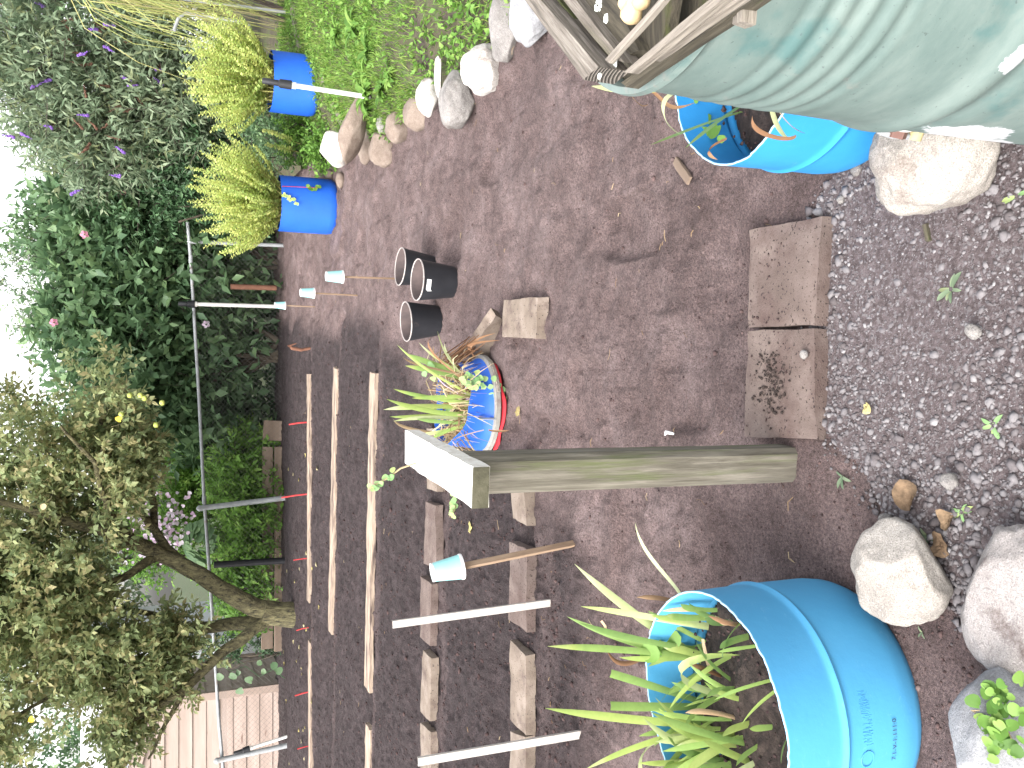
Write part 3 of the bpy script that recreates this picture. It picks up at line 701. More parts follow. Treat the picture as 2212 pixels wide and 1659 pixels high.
# ================================================================== paving slabs and boards
def slab(name, label, cat, m, corners, thick, group=None, amp=0.0025, ch=0.006, lift=0.0, seed=0):
    """corners: four points of the top face (far right, near right, near left, far left)"""
    c = [Vector(p) for p in corners]
    bm = bmesh.new()
    nrm = (c[1] - c[0]).cross(c[3] - c[0]).normalized()
    if nrm.z < 0: nrm = -nrm
    ex = max(2, int((c[0] - c[3]).length / 0.03)); ey = max(2, int((c[0] - c[1]).length / 0.03))
    ex, ey = min(ex, 24), min(ey, 10)
    rows = []
    for lay in range(2):
        g = []
        for j in range(ey + 1):
            for i in range(ex + 1):
                s, t = i / ex, j / ey
                p = (c[3] * (1 - s) + c[0] * s) * (1 - t) + (c[2] * (1 - s) + c[1] * s) * t
                edge = i in (0, ex) or j in (0, ey)
                if lay == 0 and edge: p = p - nrm * ch * 0.6
                if lay == 1: p = p - nrm * thick
                if lay == 0 and edge:
                    cc = (c[0] + c[1] + c[2] + c[3]) / 4; p = p + (cc - p).normalized() * ch * 0.3
                nv = mnoise.noise_vector(p * 14 + Vector((seed * 7.3, 0, 0))) * amp * (2.2 if edge else 0.8)
                g.append(bm.verts.new(p + nv))
        rows.append(g)
    w = ex + 1
    for j in range(ey):
        for i in range(ex):
            a = j * w + i
            bm.faces.new([rows[0][k] for k in (a, a + 1, a + w + 1, a + w)]); bm.faces.new([rows[1][k] for k in (a, a + w, a + w + 1, a + 1)])
    ring = [i for i in range(w)] + [j * w + ex for j in range(1, ey + 1)] + [ey * w + i for i in range(ex - 1, -1, -1)] + [j * w for j in range(ey - 1, 0, -1)]
    for q in range(len(ring)):
        a, b = ring[q], ring[(q + 1) % len(ring)]
        bm.faces.new((rows[0][a], rows[1][a], rows[1][b], rows[0][b]))
    bmesh.ops.recalc_face_normals(bm, faces=bm.faces)
    for f in bm.faces: f.smooth = True
    for e in bm.edges:
        if len(e.link_faces) == 2 and e.calc_face_angle(0) > R(35): e.smooth = False
    # local frame along the long edge, so that the grain runs with the board
    xd = (c[0] - c[3]).normalized(); yd = nrm.cross(xd).normalized(); zd = xd.cross(yd)
    cc = (c[0] + c[1] + c[2] + c[3]) / 4 - nrm * thick
    Mw = Matrix((xd, yd, zd)).transposed().to_4x4(); Mw.translation = cc
    bm.transform(Mw.inverted())
    me = bpy.data.meshes.new(name); bm.to_mesh(me); bm.free()
    o = link_mesh(name, me, m); o.matrix_world = Mw; ORG[o] = cc
    return tag(o, label, cat, group)

GP = 'big paving slabs at the gravel edge'
slab('paving_slab', 'square concrete slab with a smear of black soil, touching the wooden post', 'paving slab', M['paver'], [onz(1613, 713, .055), onz(1757, 711, .05), onz(1762, 949, .05), onz(1605, 944, .055)], 0.05, seed=1)
slab('paving_slab', 'square concrete slab with pits, next to the speckled boulder', 'paving slab', M['paver'], [onz(1617, 497, .06), onz(1773, 464, .055), onz(1757, 705, .05), onz(1614, 708, .055)], 0.05, seed=2)
# crumbs of black compost left on the slab
n = 170
cx, cy = onz(1665, 822, .06)[:2]
X = cx + rng.normal(size=n) * 0.045; Y = cy + rng.normal(size=n) * 0.028
o = pebbles('compost_crumbs', X, Y, np.full(n, 0.058), rng.uniform(0.0015, 0.005, n), M['pot_soil'])
tag(o, 'smear of black compost crumbs on the paving slab', 'compost')
n = 120
p0, p1 = onz(1625, 480, .06), onz(1750, 930, .06)
X = rng.uniform(-0.13, 0.42, n); Y = rng.uniform(1.88, 2.1, n)
tag(pebbles('slab_crumbs', X, Y, np.full(n, 0.0575), rng.uniform(0.001, 0.004, n), M['clod'], rnd=rng.random(n) * 0.3), 'dark crumbs strewn over both paving slabs', 'soil crumbs')

def zrow(x, y, add=0.03):
    p = onz(x, y, 0.04)
    for _ in range(3): p = onz(x, y, gz(p.x, p.y) + add)
    return p
def row_slab(label, m, px, thick=0.05, lift=0.05, seed=0, group=None):
    pts = [zrow(*q, lift) for q in px]
    zs = sum(p.z for p in pts) / 4
    pts = [onz(q[0], q[1], zs) for q in px]
    return slab('stepping_stone', label, 'stepping stone', m, pts, thick, seed=seed, group=group)
G1, G2 = 'stepping stones in the first bed row', 'stepping stones in the second bed row'
row_slab('brown oblong slab behind the stake with the lettered aqua cup', M['paver'], [(1100, 1170), (1137, 1187), (1135, 1367), (1096, 1338)], seed=3, group=G1)
row_slab('mottled oblong slab behind the iris leaves of the near drum', M['paver_tan'], [(1100, 1383), (1135, 1416), (1135, 1590), (1100, 1555)], seed=4, group=G1)
row_slab('pale slab crossed by the foot of the longer white channel stake', M['paver_tan'], [(1100, 1580), (1134, 1592), (1136, 1790), (1100, 1750)], seed=5, group=G1)
row_slab('tan slab partly hidden behind the mossy post', M['paver_tan'], [(1095, 985), (1125, 975), (1137, 1137), (1105, 1120)], seed=6, group=G1)
row_slab('brown slab behind the cup in the second row, right edge buried', M['paver'], [(918, 1083), (940, 1092), (941, 1227), (914, 1218)], seed=7, group=G2)
row_slab('brown slab crossed by the top of the shorter white channel stake', M['paver'], [(907, 1244), (931, 1262), (928, 1396), (906, 1377)], seed=8, group=G2)
row_slab('patchy pale slab between two brown slabs in the second row', M['paver_tan'], [(912, 1404), (931, 1423), (928, 1559), (906, 1537)], seed=9, group=G2)
row_slab('pale slab at the top of the longer white channel stake', M['paver_tan'], [(907, 1561), (930, 1582), (930, 1760), (907, 1730)], seed=10, group=G2)
row_slab('tan slab showing just behind the white board on the post', M['paver_tan'], [(920, 925), (943, 925), (943, 1063), (920, 1056)], seed=11, group=G2)

def plank(label, a, b, lift=0.02, w=0.15, thick=0.035, seed=0, m='board'):
    A, B = zrow(*a, lift), zrow(*b, lift)
    d = (B - A); d.z = 0; q = Vector((-d.y, d.x, 0)).normalized() * w / 2
    if q.y < 0: q = -q
    ti = Vector((0, 0, -0.006))
    return slab('plank', label, 'plank', M[m], [A + q, A - q + ti, B - q + ti, B + q], thick, seed=seed, amp=0.004, group='walking planks between the beds')
plank('long pale plank lying across the third furrow', (802, 805), (790, 1490), 0.05, 0.15, seed=21)
plank('short pale plank end beyond the long one in the third furrow', (792, 1568), (792, 1760), 0.05, 0.15, seed=22)
plank('weathered plank lying in the fourth furrow', (722, 795), (710, 1365), 0.05, 0.15, seed=23)
plank('thin grey plank in the furrow near the red sticks, under the fence post', (664, 808), (664, 1300), 0.05, 0.11, seed=24)
plank('thin grey plank in the farthest furrow in front of the shed', (666, 1385), (667, 1790), 0.05, 0.11, seed=25)

# two slabs lying by the black pots
z0 = gz(0.32, 3.8)
slab('paving_slab', 'flat tan slab lying on bare soil beside the straw filled blue pot', 'paving slab', M['paver_tan'], [onz(1086, 648, z0 + .05), onz(1160, 641, z0 + .05), onz(1157, 732, z0 + .05), onz(1084, 728, z0 + .05)], 0.055, seed=31)
slab('paving_slab', 'tan slab tilted on its edge between flat slab and blue pot', 'paving slab', M['paver_tan'], [onz(1060, 662, .13), onz(1076, 672, .05), onz(1040, 762, .05), onz(998, 752, .13)], 0.05, seed=32)

# ================================================================== drums cut down to planters
def align(d):
    return Vector(d).normalized().to_track_quat('Z', 'Y').to_matrix()

def adopt(o, parent, name=None):
    """make a finished mesh a part of a thing"""
    Mw = o.matrix_world.copy() if o.matrix_world != Matrix.Identity(4) else Matrix.Translation(o.location)
    for k in ('label', 'category', 'group'):
        if k in o: del o[k]
    o.parent = parent
    o.matrix_basis = Matrix.Translation(-ORG[parent]) @ Mw
    if name: o.name = name
    return o

def drum(label, loc, rad, H, m, ribs, soil_at, cut=0.02, seed=0, rim=True, group=None, flare=0.0, tiltc=0.0):
    t = thing('drum_planter', label, 'drum planter', loc, group)
    c = Vector(loc)
    rr = random.Random(seed)
    ph = [rr.random() * 6.28 for _ in range(4)]
    def rise(a): return -tiltc * math.sin(a + 1.2) * -1 + cut * (math.sin(a + ph[0]) * 0.6 + 0.25 * math.sin(3 * a + ph[1]) + 0.10 * math.sin(9 * a + ph[2]) + 0.06 * math.sin(23 * a + ph[3]))
    def wob(a, z):
        k = max(0.0, min(1.0, (z - H * 0.5) / (H * 0.5)))
        return 0.004 * math.sin(2 * a + ph[1]) * k, rise(a) * k
    prof = [(0.0, 0.0), (rad * 0.8, 0.0), (rad * 0.9, 0.004), (rad * 0.955, 0.018), (rad * 0.985, 0.04), (rad, 0.075)]
    zs = np.linspace(0.085, H, 60)
    for z in zs:
        dr = sum(0.007 * math.exp(-((z - q) / 0.008) ** 2) for q in ribs)
        prof.append((rad + dr + flare * z, z))
    th = 0.0045
    rt = prof[-1][0]
    prof += [(rt - th, H + 0.001)]
    for z in np.linspace(H - 0.01, max(soil_at - 0.03, 0.03), 8): prof.append((rad - th + flare * z, z))
    MB().lathe(prof, c, 96, wob=wob).build('drum_wall', m, t)
    if rim:
        mb = MB()
        n = 150; pts = []
        for k in range(n + 1):
            a = 2 * math.pi * k / n
            dr, dz = wob(a, H)
            pts.append(c + Vector(((rt - th / 2 + dr) * math.cos(a), (rt - th / 2 + dr) * math.sin(a), H + dz + 0.001 + 0.0012 * math.sin(k * 2.4) + rr.uniform(-.001, .0015))))
        mb.tube(pts, 0.0024, 6)
        mb.build('cut_edge', M['cut_edge'], t)
    V = []; 
    g = np.linspace(-rad, rad, 60); X, Y = np.meshgrid(g, g); X = X.ravel(); Y = Y.ravel()
    Z = soil_at + 0.025 * fbm(np.stack([X * 9 + seed, Y * 9, X * 0], 1), 4, seed) - 0.05 * (X * X + Y * Y) / rad ** 2
    i = np.arange(3600).reshape(60, 60); Q = np.stack([i[:-1, :-1], i[:-1, 1:], i[1:, 1:], i[1:, :-1]], -1).reshape(-1, 4)
    kp = (X ** 2 + Y ** 2) < (rad - 0.006) ** 2
    Q = Q[kp[Q].all(1)]
    np_obj('potting_soil', np.stack([X + c.x, Y + c.y, Z + c.z], 1), None, M['pot_soil'], parent=t, quads=Q, smooth=True)
    n = 260; aa = rng.random(n) * 6.28; r_ = rad * 0.9 * np.sqrt(rng.random(n))
    pebbles('soil_lumps', c.x + r_ * np.cos(aa), c.y + r_ * np.sin(aa), np.full(n, c.z + soil_at - 0.01) + 0.012 * rng.random(n), rng.gamma(3, 0.0013, n), M['clod'], parent=t, rnd=rng.random(n) * 0.35)
    return t

NEAR = Vector((-0.775, 1.755, gz(-0.775, 1.62) - 0.015))
near_drum = drum('blue plastic half drum packed with green iris leaves', NEAR, 0.283, 0.395, M['drum_near'], (0.243,), 0.285, 0.012, seed=5, tiltc=0.012)
SIDE = Vector((0.805, 1.70, -0.01))
side_drum = drum('blue plastic half drum squeezed behind the green barrel', SIDE, 0.285, 0.355, M['drum_side'], (0.185,), 0.235, 0.02, seed=9)
TA = Vector((1.725, 8.62, gz(1.7, 8.45) - 0.03))
drum('cobalt blue tub standing on the soil in front of the hedge', TA, 0.265, 0.53, M['drum_far'], (), 0.47, 0.008, seed=12, rim=False)
TB = Vector((2.79, 8.35, lz(2.79, 8.3) - 0.06))
drum('cobalt blue tub on the grassy bank behind the white pole', TB, 0.275, 0.42, M['drum_far'], (), 0.36, 0.008, seed=14, rim=False)

# embossed oval and stamped code on the near drum
def on_drum(a, z, out=0.0015): return NEAR + Vector(((0.283 + out) * math.cos(a), (0.283 + out) * math.sin(a), z))
mb = MB(); a0 = R(-97)
mb.tube([on_drum(a0 + 0.062 * math.cos(t), 0.185 + 0.017 * math.sin(t)) for t in np.linspace(0, 2 * math.pi, 33)], 0.0011, 5)
mb.build('embossed_oval', M['drum_near'], near_drum)
def arc_text(txt, size, a_start, z, parent, m, name, put, flip=1):
    cu = bpy.data.curves.new('lettering', 'FONT'); cu.body = txt; cu.size = size; cu.extrude = 0.0
    tmp = bpy.data.objects.new('lettering', cu); col.objects.link(tmp)
    dg = bpy.context.evaluated_depsgraph_get(); me = bpy.data.meshes.new_from_object(tmp.evaluated_get(dg))
    col.objects.unlink(tmp); bpy.data.objects.remove(tmp)
    org = ORG[parent]
    for v in me.vertices: v.co = put(v.co.x, v.co.y) - org
    me.materials.clear()
    return link_mesh(name, me, m, parent)
arc_text('7.1-V-1:111:0', 0.017, 0, 0, near_drum, M['ink'], 'stamped_code', lambda x, y: on_drum(R(-100) + x / 0.283, 0.105 + y, 0.0025))
mb = MB()
for k in range(60):
    mb.tube([on_drum(R(-91) + 0.0068 * k + random.uniform(-.003, .003), 0.17 + random.choice((0, .008, .018, .026)) , 0.0) , on_drum(R(-91) + 0.0068 * k + random.uniform(-.01, .01), 0.17 + random.choice((0.004, .012, .02, .028)), 0.0)], 0.0006, 4)
mb.build('embossed_lettering', M['drum_near'], near_drum)

# ================================================================== blades
def blade_obj(parent, pts, w, m, seed=0, name='leaf', rnd=0.5, blunt=False, nseg=12, tip_dry=False, fold=0.25, side=None):
    """strap leaf along a curve through the given points"""
    pts = [Vector(p) for p in pts]
    P = []
    for i in range(nseg + 1):
        t = i / nseg
        q = list(pts)
        while len(q) > 1: q = [q[k].lerp(q[k + 1], t) for k in range(len(q) - 1)]
        P.append(q[0])
    rr = random.Random(seed)
    if side is None:
        ang = rr.uniform(-0.9, 0.9); side = Vector((math.cos(ang), math.sin(ang), 0))
    V = []; Rn = []
    for i, p in enumerate(P):
        t = i / nseg
        d = (P[min(i + 1, nseg)] - P[max(i - 1, 0)]).normalized()
        sd = (side - d * side.dot(d)).normalized()
        nn = d.cross(sd)
        ww = w * (0.75 + 0.5 * t - 0.25 * t * t) * (1 - max(0, (t - 0.55) / 0.45) ** 2.2 if not blunt else 1.0) * (1 + 0.06 * math.sin(5 * t + seed))
        ww = max(ww, 0.0006)
        V += [p - sd * ww / 2 + nn * fold * ww * 0.5, p, p + sd * ww / 2 + nn * fold * ww * 0.5]
        rv = rnd + 0.1 * math.sin(t * 3 + seed)
        Rn += [min(1, max(0, rv + (0.25 if tip_dry and t > 0.8 else 0)))] * 3
    T = []
    for i in range(nseg):
        a = i * 3
        T += [(a, a + 1, a + 4, a + 3), (a + 1, a + 2, a + 5, a + 4)]
    return np_obj(name, np.array([v[:] for v in V]), None, m, parent=parent, quads=T, rnd=Rn, smooth=True)

def iris(label, base_loc, cat='iris plant'):
    return thing('iris_plant', label, cat, base_loc)

def clump_leaves(t, centre, n, spread, Lr, lean, w, m, seed, rl=(0.1, 0.7), droop=0.25):
    rr = random.Random(seed)
    for k in range(n):
        b = Vector(centre) + Vector((rr.gauss(0, spread), rr.gauss(0, spread), -0.02))
        az = rr.uniform(0, 6.28); L = rr.uniform(*Lr); le = abs(rr.gauss(0, lean))
        o = Vector((math.cos(az), math.sin(az), 0))
        d0 = (Vector((0, 0, 1)) + o * le * 0.6).normalized()
        p1 = b + d0 * L * 0.5
        p2 = p1 + (d0 + o * le * 0.7 - Vector((0, 0, droop * rr.random() * le * 2))).normalized() * L * 0.5
        s = Vector((-o.y, o.x, 0)) if rr.random() < 0.5 else None
        blade_obj(t, [b, p1, p2], w * rr.uniform(0.7, 1.15), m, seed + k, rnd=rr.uniform(*rl), blunt=rr.random() < 0.15, side=s)

it = iris('green iris clump filling the near blue half drum', NEAR + Vector((0, 0, 0.26)))
spec = [((1425, 1357), (1241, 1218), .10, .03), ((1482, 1283), (1255, 1310), .02, .024), ((1480, 1402), (1225, 1332), .06, .027), ((1470, 1358), (1250, 1345), .0, .024),
        ((1498, 1403), (1183, 1396), .04, .026), ((1500, 1519), (1320, 1455), .0, .027), ((1490, 1528), (1320, 1525), -.02, .03), ((1450, 1605), (1178, 1530), .02, .03),
        ((1440, 1612), (1260, 1665), .0, .026), ((1605, 1485), (1503, 1385), -.03, .016), ((1610, 1490), (1525, 1508), -.08, .027), ((1630, 1610), (1405, 1538), -.05, .024),
        ((1600, 1600), (1450, 1620), -.02, .034), ((1610, 1592), (1475, 1680), -.04, .036), ((1480, 1340), (1400, 1320), .02, .02), ((1500, 1300), (1408, 1330), .0, .024),
        ((1520, 1290), (1440, 1328), -.02, .026), ((1540, 1280), (1470, 1305), -.03, .022), ((1475, 1385), (1338, 1420), .02, .022), ((1560, 1440), (1440, 1500), .0, .03),
        ((1540, 1620), (1440, 1585), .0, .03), ((1560, 1640), (1380, 1648), .02, .026), ((1640, 1655), (1520, 1600), -.04, .028), ((1660, 1600), (1590, 1655), -.06, .03),
        ((1530, 1420), (1430, 1395), .03, .03), ((1510, 1380), (1400, 1440), .04, .022), ((1640, 1560), (1560, 1590), -.1, .03), ((1550, 1580), (1495, 1545), .02, .03), ((1590, 1650), (1360, 1690), .03, .03), ((1530, 1560), (1380, 1590), .05, .026)]
for k, (b, tp, dy, w) in enumerate(spec):
    pb = onz(b[0], b[1], NEAR.z + 0.245)
    dv = Vector((pb.x - NEAR.x, pb.y - NEAR.y, 0))
    if dv.length > 0.25: pb = pb - dv.normalized() * (dv.length - 0.25)
    pt = aty(tp[0], tp[1], pb.y + dy)
    mid = (pb + pt) / 2 + Vector((0, 0.01, 0.03)) + Vector((random.uniform(-.015, .015), 0, 0))
    blade_obj(it, [pb, mid, pt], w * 0.74, M['iris'], 100 + k, rnd=random.uniform(0.3, 0.85), blunt=k in (5, 6), side=Vector((1, random.uniform(-.3, .3), 0)), tip_dry=k % 4 == 0)
for k in range(16):
    a = random.random() * 6.28; r_ = 0.22 * math.sqrt(random.random())
    b = NEAR + Vector((r_ * math.cos(a), r_ * math.sin(a) + 0.02, 0.25)); L = random.uniform(0.1, 0.24)
    o = Vector((random.uniform(-.6, .6), random.uniform(-.5, .2), 0))
    blade_obj(it, [b, b + Vector((0, 0, L * .6)) + o * L * .3, b + Vector((0, 0, L * .9)) + o * L], random.uniform(.012, .02), M['iris'], 160 + k, rnd=random.uniform(.15, .6))
for k in range(26):
    pb = onz(random.uniform(1500, 1650), random.uniform(1480, 1690), NEAR.z + .26); dv = Vector((pb.x - NEAR.x, pb.y - NEAR.y, 0))
    if dv.length > .24: pb = pb - dv.normalized() * (dv.length - .24)
    L = random.uniform(.13, .26); o = Vector((random.uniform(-.7, .7), random.uniform(-.35, .3), 0))
    blade_obj(it, [pb, pb + Vector((0, 0, L * .55)) + o * L * .25, pb + Vector((0, 0, L * .95)) + o * L * .9], random.uniform(.013, .022), M['iris'], 420 + k, rnd=random.uniform(.3, .9), side=Vector((1, random.uniform(-.5, .5), 0)))
# pale arching leaf over the rim and withered straps
pb = onz(1470, 1285, NEAR.z + .27)
blade_obj(it, [pb, aty(1440, 1240, pb.y), aty(1380, 1195, pb.y + .02), aty(1372, 1130, pb.y + .03)], .014, M['iris'], 201, rnd=.95)
pb = onz(1560, 1500, NEAR.z + .29)
blade_obj(it, [pb, aty(1420, 1470, pb.y), aty(1450, 1410, pb.y - .03), aty(1600, 1415, pb.y - .05)], .022, M['iris'], 202, rnd=.8)
pb = onz(1480, 1600, NEAR.z + .30)
blade_obj(it, [pb, aty(1380, 1590, pb.y), aty(1370, 1650, pb.y - .03), aty(1400, 1700, pb.y - .05)], .03, M['iris'], 203, rnd=.95)
DRY = [((1480, 1400), (1400, 1330), (1450, 1375)), ((1470, 1300), (1375, 1290), (1420, 1285)), ((1530, 1320), (1430, 1320), (1480, 1318)), ((1420, 1395), (1310, 1400), (1340, 1470)), ((1600, 1350), (1530, 1330), (1570, 1352)),
       ((1520, 1380), (1560, 1440), (1540, 1500)), ((1590, 1550), (1480, 1540), (1520, 1530)), ((1640, 1620), (1700, 1640), (1660, 1600)), ((1560, 1460), (1480, 1430), (1520, 1440)), ((1300, 1340), (1280, 1360), (1330, 1375)), ((1520, 1640), (1420, 1650), (1470, 1640)), ((1580, 1340), (1545, 1330), (1570, 1355))]
for k, (a, b, c) in enumerate(DRY):
    pa = onz(a[0], a[1], NEAR.z + 0.28)
    blade_obj(it, [pa, aty(c[0], c[1], pa.y - .02), aty(b[0], b[1], pa.y)], .014, M['iris_dry'], 230 + k, name='withered_leaf', rnd=random.random(), fold=.7)
# broad weed leaves among the iris
def round_leaf(parent, c, nrm, r_, m, name='leaf', rnd=.5, lobe=.25, seed=0, stem_to=None):
    nrm = Vector(nrm).normalized(); x = nrm.orthogonal().normalized(); x = Matrix.Rotation(seed * 1.7, 3, nrm) @ x; y = nrm.cross(x)
    n = 14; V = [Vector(c) - nrm * r_ * .12]; 
    for k in range(n):
        a = 2 * math.pi * k / n; q = r_ * (1 + lobe * math.cos(a) - .12 * math.cos(3 * a + seed)) * (1 - .35 * (k == n // 2))
        V.append(Vector(c) + x * q * math.cos(a) + y * q * .85 * math.sin(a) + nrm * r_ * .12 * math.sin(2 * a + seed))
    T = [(0, 1 + k, 1 + (k + 1) % n) for k in range(n)]
    return np_obj(name, np.array([v[:] for v in V]), T, m, parent=parent, rnd=[rnd] * len(V), smooth=True)
for k, (px, r_) in enumerate((((1440, 1378), .034), ((1400, 1415), .03), ((1418, 1400), .026))):
    pb = onz(1480, 1390, NEAR.z + .27); round_leaf(it, aty(px[0], px[1], pb.y - .03), (0.1, -.8, .6), r_, M['leaf_bright'], seed=k, rnd=.75)

# sparse plants in the side drum
it2 = iris('sparse broken iris leaves growing in the drum behind the green barrel', SIDE + Vector((0, 0, 0.22)))
SB = [((1600, 240), (1405, 313), -.05, .02, .45, 'iris'), ((1620, 215), (1480, 320), -.03, .016, .3, 'iris'), ((1560, 290), (1500, 312), 0, .018, .35, 'iris')]
for k, (b, tp, dy, w, r_, mm) in enumerate(SB):
    pb = onz(b[0], b[1], SIDE.z + .22); pt = aty(tp[0], tp[1], pb.y + dy)
    blade_obj(it2, [pb, (pb + pt) / 2 + Vector((0, 0, .02)), pt], w, M[mm], 260 + k, rnd=r_, side=Vector((.3, 1, .4)))
def px_blade(parent, pxs, Y, w, m, seed, rnd, name='leaf', side=None, dY=0.0):
    return blade_obj(parent, [aty(p[0], p[1], Y + dY * i) for i, p in enumerate(pxs)], w, m, seed, name, rnd, nseg=14, side=side)
px_blade(it2, [(1500, 190), (1430, 195), (1420, 215), (1425, 260), (1445, 280), (1470, 290)], 1.72, .013, M['iris'], 270, .98)
px_blade(it2, [(1665, 215), (1668, 245), (1680, 285), (1705, 300)], 1.46, .014, M['iris'], 271, .98, side=Vector((.4, 0, 1)))
px_blade(it2, [(1668, 215), (1685, 255), (1715, 285), (1740, 288)], 1.45, .012, M['iris_dry'], 272, .9)
px_blade(it2, [(1720, 295), (1700, 310), (1640, 290), (1620, 280), (1625, 250)], 1.44, .01, M['iris_dry'], 273, .35)
px_blade(it2, [(1570, 300), (1520, 320), (1525, 335), (1550, 345)], 1.5, .008, M['iris_dry'], 274, .4)
px_blade(it2, [(1450, 190), (1390, 196), (1330, 193), (1278, 186)], 1.62, .016, M['iris'], 275, .85, side=Vector((1, -.3, .3)))
px_blade(it2, [(1405, 195), (1435, 215), (1440, 235), (1455, 240), (1500, 222)], 1.75, .009, M['iris_dry'], 276, .4)
px_blade(it2, [(1350, 190), (1370, 215), (1385, 240), (1400, 225)], 1.8, .007, M['iris_dry'], 277, .5)
for k, px in enumerate(((1525, 265), (1545, 280), (1520, 285), (1500, 215), (1560, 300))):
    round_leaf(it2, onz(px[0], px[1], SIDE.z + .265 + .01 * k), (random.uniform(-.3, .3), -.4, 1), .024 - .003 * k, M['leaf_bright'], seed=k, rnd=.15 + .1 * k)

# ================================================================== green barrel with the old wooden frame on top
GB = Vector((0.719, 1.068, 0.0))
gb = thing('rain_barrel', 'tall sea green ribbed barrel with chipped paint and a timber trellis on top', 'barrel', GB)
Rb = 0.29; prof = [(0, 0.0), (.2, 0), (.25, .006), (.272, .03), (.281, .07)]
for z in np.linspace(.08, .93, 150):
    r_ = Rb + .010 * math.sin((z - .08) / .85 * math.pi) - .003
    if .66 < z < .84: r_ += .0025 * math.sin((z - .66) * 2 * math.pi / .036) * min(1, (z - .66) / .03)
    r_ += .010 * math.exp(-((z - .475) / .03) ** 2) - .007 * math.exp(-((z - .425) / .022) ** 2)
    prof.append((r_, z))
prof += [(.292, .938), (.299, .945), (.297, .956), (.287, .958), (.28, .95), (.278, .93)]
def wob(a, z): return (.004 * math.sin(2 * a + .7) + .003 * math.sin(3 * a + z * 5), 0)
MB().lathe(prof, GB, 128, wob=wob).build('barrel_body', M['green_barrel'], gb)
MB().lathe([(0, .935), (.279, .935)], GB, 48).build('barrel_top', M['old_dark'], gb)
aj = R(151); fd = Vector((math.cos(aj), math.sin(aj), 0)); fp = GB + fd * .286 + Vector((0, 0, .37))
fit = align(fd)
MB().lathe([(0, -.01), (.034, -.01), (.034, .006), (.026, .010), (.0, .010)], fp, 24, M=fit).build('bung', M['white_pole'], gb)
MB().lathe([(.02, .010), (.02, .024), (.0, .024)], fp + Vector((0, 0, -.01)), 6, M=fit).build('bung_nut', M['brown_rubber'], gb)
MB().lathe([(.0, .0), (.014, .0), (.014, .016), (.0, .016)], fp + fd * .008 + Vector((0.0, 0, -.055)), 16, M=fit).build('brass_fitting', M['brass'], gb)
MB().tube([fp + fd * .018 + Vector((0, 0, .028)), fp + fd * .022 + Vector((0, 0, .0)), fp + fd * .02 - Vector((0, 0, .04))], .006, 8).build('tap_stub', M['galv'], gb)

fr = thing('timber_trellis', 'weathered grey lichened timber trellis with thin laths lying on the green barrel', 'trellis', GB + Vector((0, 0, .958)))
def frame_slab(name, m, nl, nr, fl, frr, z, thick, seed, ext=2.3, z2=None):
    z2 = z if z2 is None else z2
    a, b, c, d = onz(*nl, z), onz(*nr, z), onz(*frr, z2), onz(*fl, z2)
    d2 = a + (d - a) * ext; c2 = b + (c - b) * ext
    o = slab(name, None, None, m, [d2, c2, b, a], thick, amp=.0006, ch=.0016, seed=seed)
    return adopt(o, fr)
frame_slab('beam', M['old_wood'], (1259, 171), (1292, 143), (1132, 0), (1168, 0), 1.045, .05, 41, 1.9)
frame_slab('plank', M['old_dark'], (1294, 141), (1320, 141), (1170, 0), (1207, 0), 1.012, .02, 42)
frame_slab('plank', M['old_wood'], (1316, 124), (1347, 134), (1214, 0), (1243, 0), 1.024, .03, 43)
frame_slab('plank', M['old_dark'], (1350, 124), (1378, 108), (1247, 0), (1330, 0), 1.005, .02, 44)
frame_slab('plank', M['old_dark'], (1380, 140), (1426, 112), (1378, 0), (1445, 0), .985, .02, 45)
frame_slab('lath', M['lath'], (1305, 128), (1314, 136), (1420, 0), (1434, 0), 1.04, .008, 46, 1.7)
frame_slab('lath', M['lath'], (1346, 156), (1362, 158), (1527, 0), (1556, 0), 1.045, .012, 47, 1.4)
frame_slab('lath', M['lath'], (1392, 122), (1408, 130), (1566, 0), (1596, 0), 1.03, .012, 48, 1.35)
frame_slab('plank', M['old_dark'], (1340, 178), (1352, 188), (1560, 22), (1580, 32), .992, .02, 49, 1.25)
p = [onz(1262, 172, 1.047), onz(1294, 145, 1.047), onz(1342, 158, 1.0), onz(1313, 192, 1.0)]
q = [v - Vector((.012, .016, 0)) * .18 for v in p]
e1 = (onz(1132, 0, 1.045) - onz(1259, 171, 1.045)).normalized()
A, B = onz(1259, 171, 1.044) - e1 * .0025, onz(1292, 143, 1.044) - e1 * .0025
dn = Vector((0, 0, -.048))
mb = MB(); mb.add([A, B, B + dn, A + dn, A + e1 * .002, B + e1 * .002, B + dn + e1 * .002, A + dn + e1 * .002], [(0, 1, 2, 3), (0, 4, 5, 1), (1, 5, 6, 2), (2, 6, 7, 3), (3, 7, 4, 0)])
mb.build('end_grain', M['end_rings'], fr, smooth=False)
for k, (px, r_, z) in enumerate((((1294, 6), .011, 1.026), ((1310, 40), .005, 1.026), ((1330, 140), .004, 1.014), ((1296, 165), .003, 1.047))):
    mb = MB(); c = onz(px[0], px[1], z)
    for j in range(26):
        a = random.random() * 6.28; rr_ = r_ * math.sqrt(random.random())
        mb.lathe([(0, .002), (.0018, .0018), (.0023, 0)], c + Vector((rr_ * math.cos(a), rr_ * math.sin(a), 0)), 6)
    mb.build('lichen_tuft', M['lichen'], fr)
mb = MB(); c = onz(1331, 128, 1.026); mb.lathe([(0, .002), (.004, .002), (.0045, 0)], c, 10); mb.build('screw_head', M['galv'], fr)
pe = slab('peg', None, None, M['lath'], [onz(1576, -70, .99), onz(1606, -70, .99), onz(1606, 40, .99), onz(1578, 48, .99)][::-1], .02, amp=.003, seed=50); adopt(pe, fr)
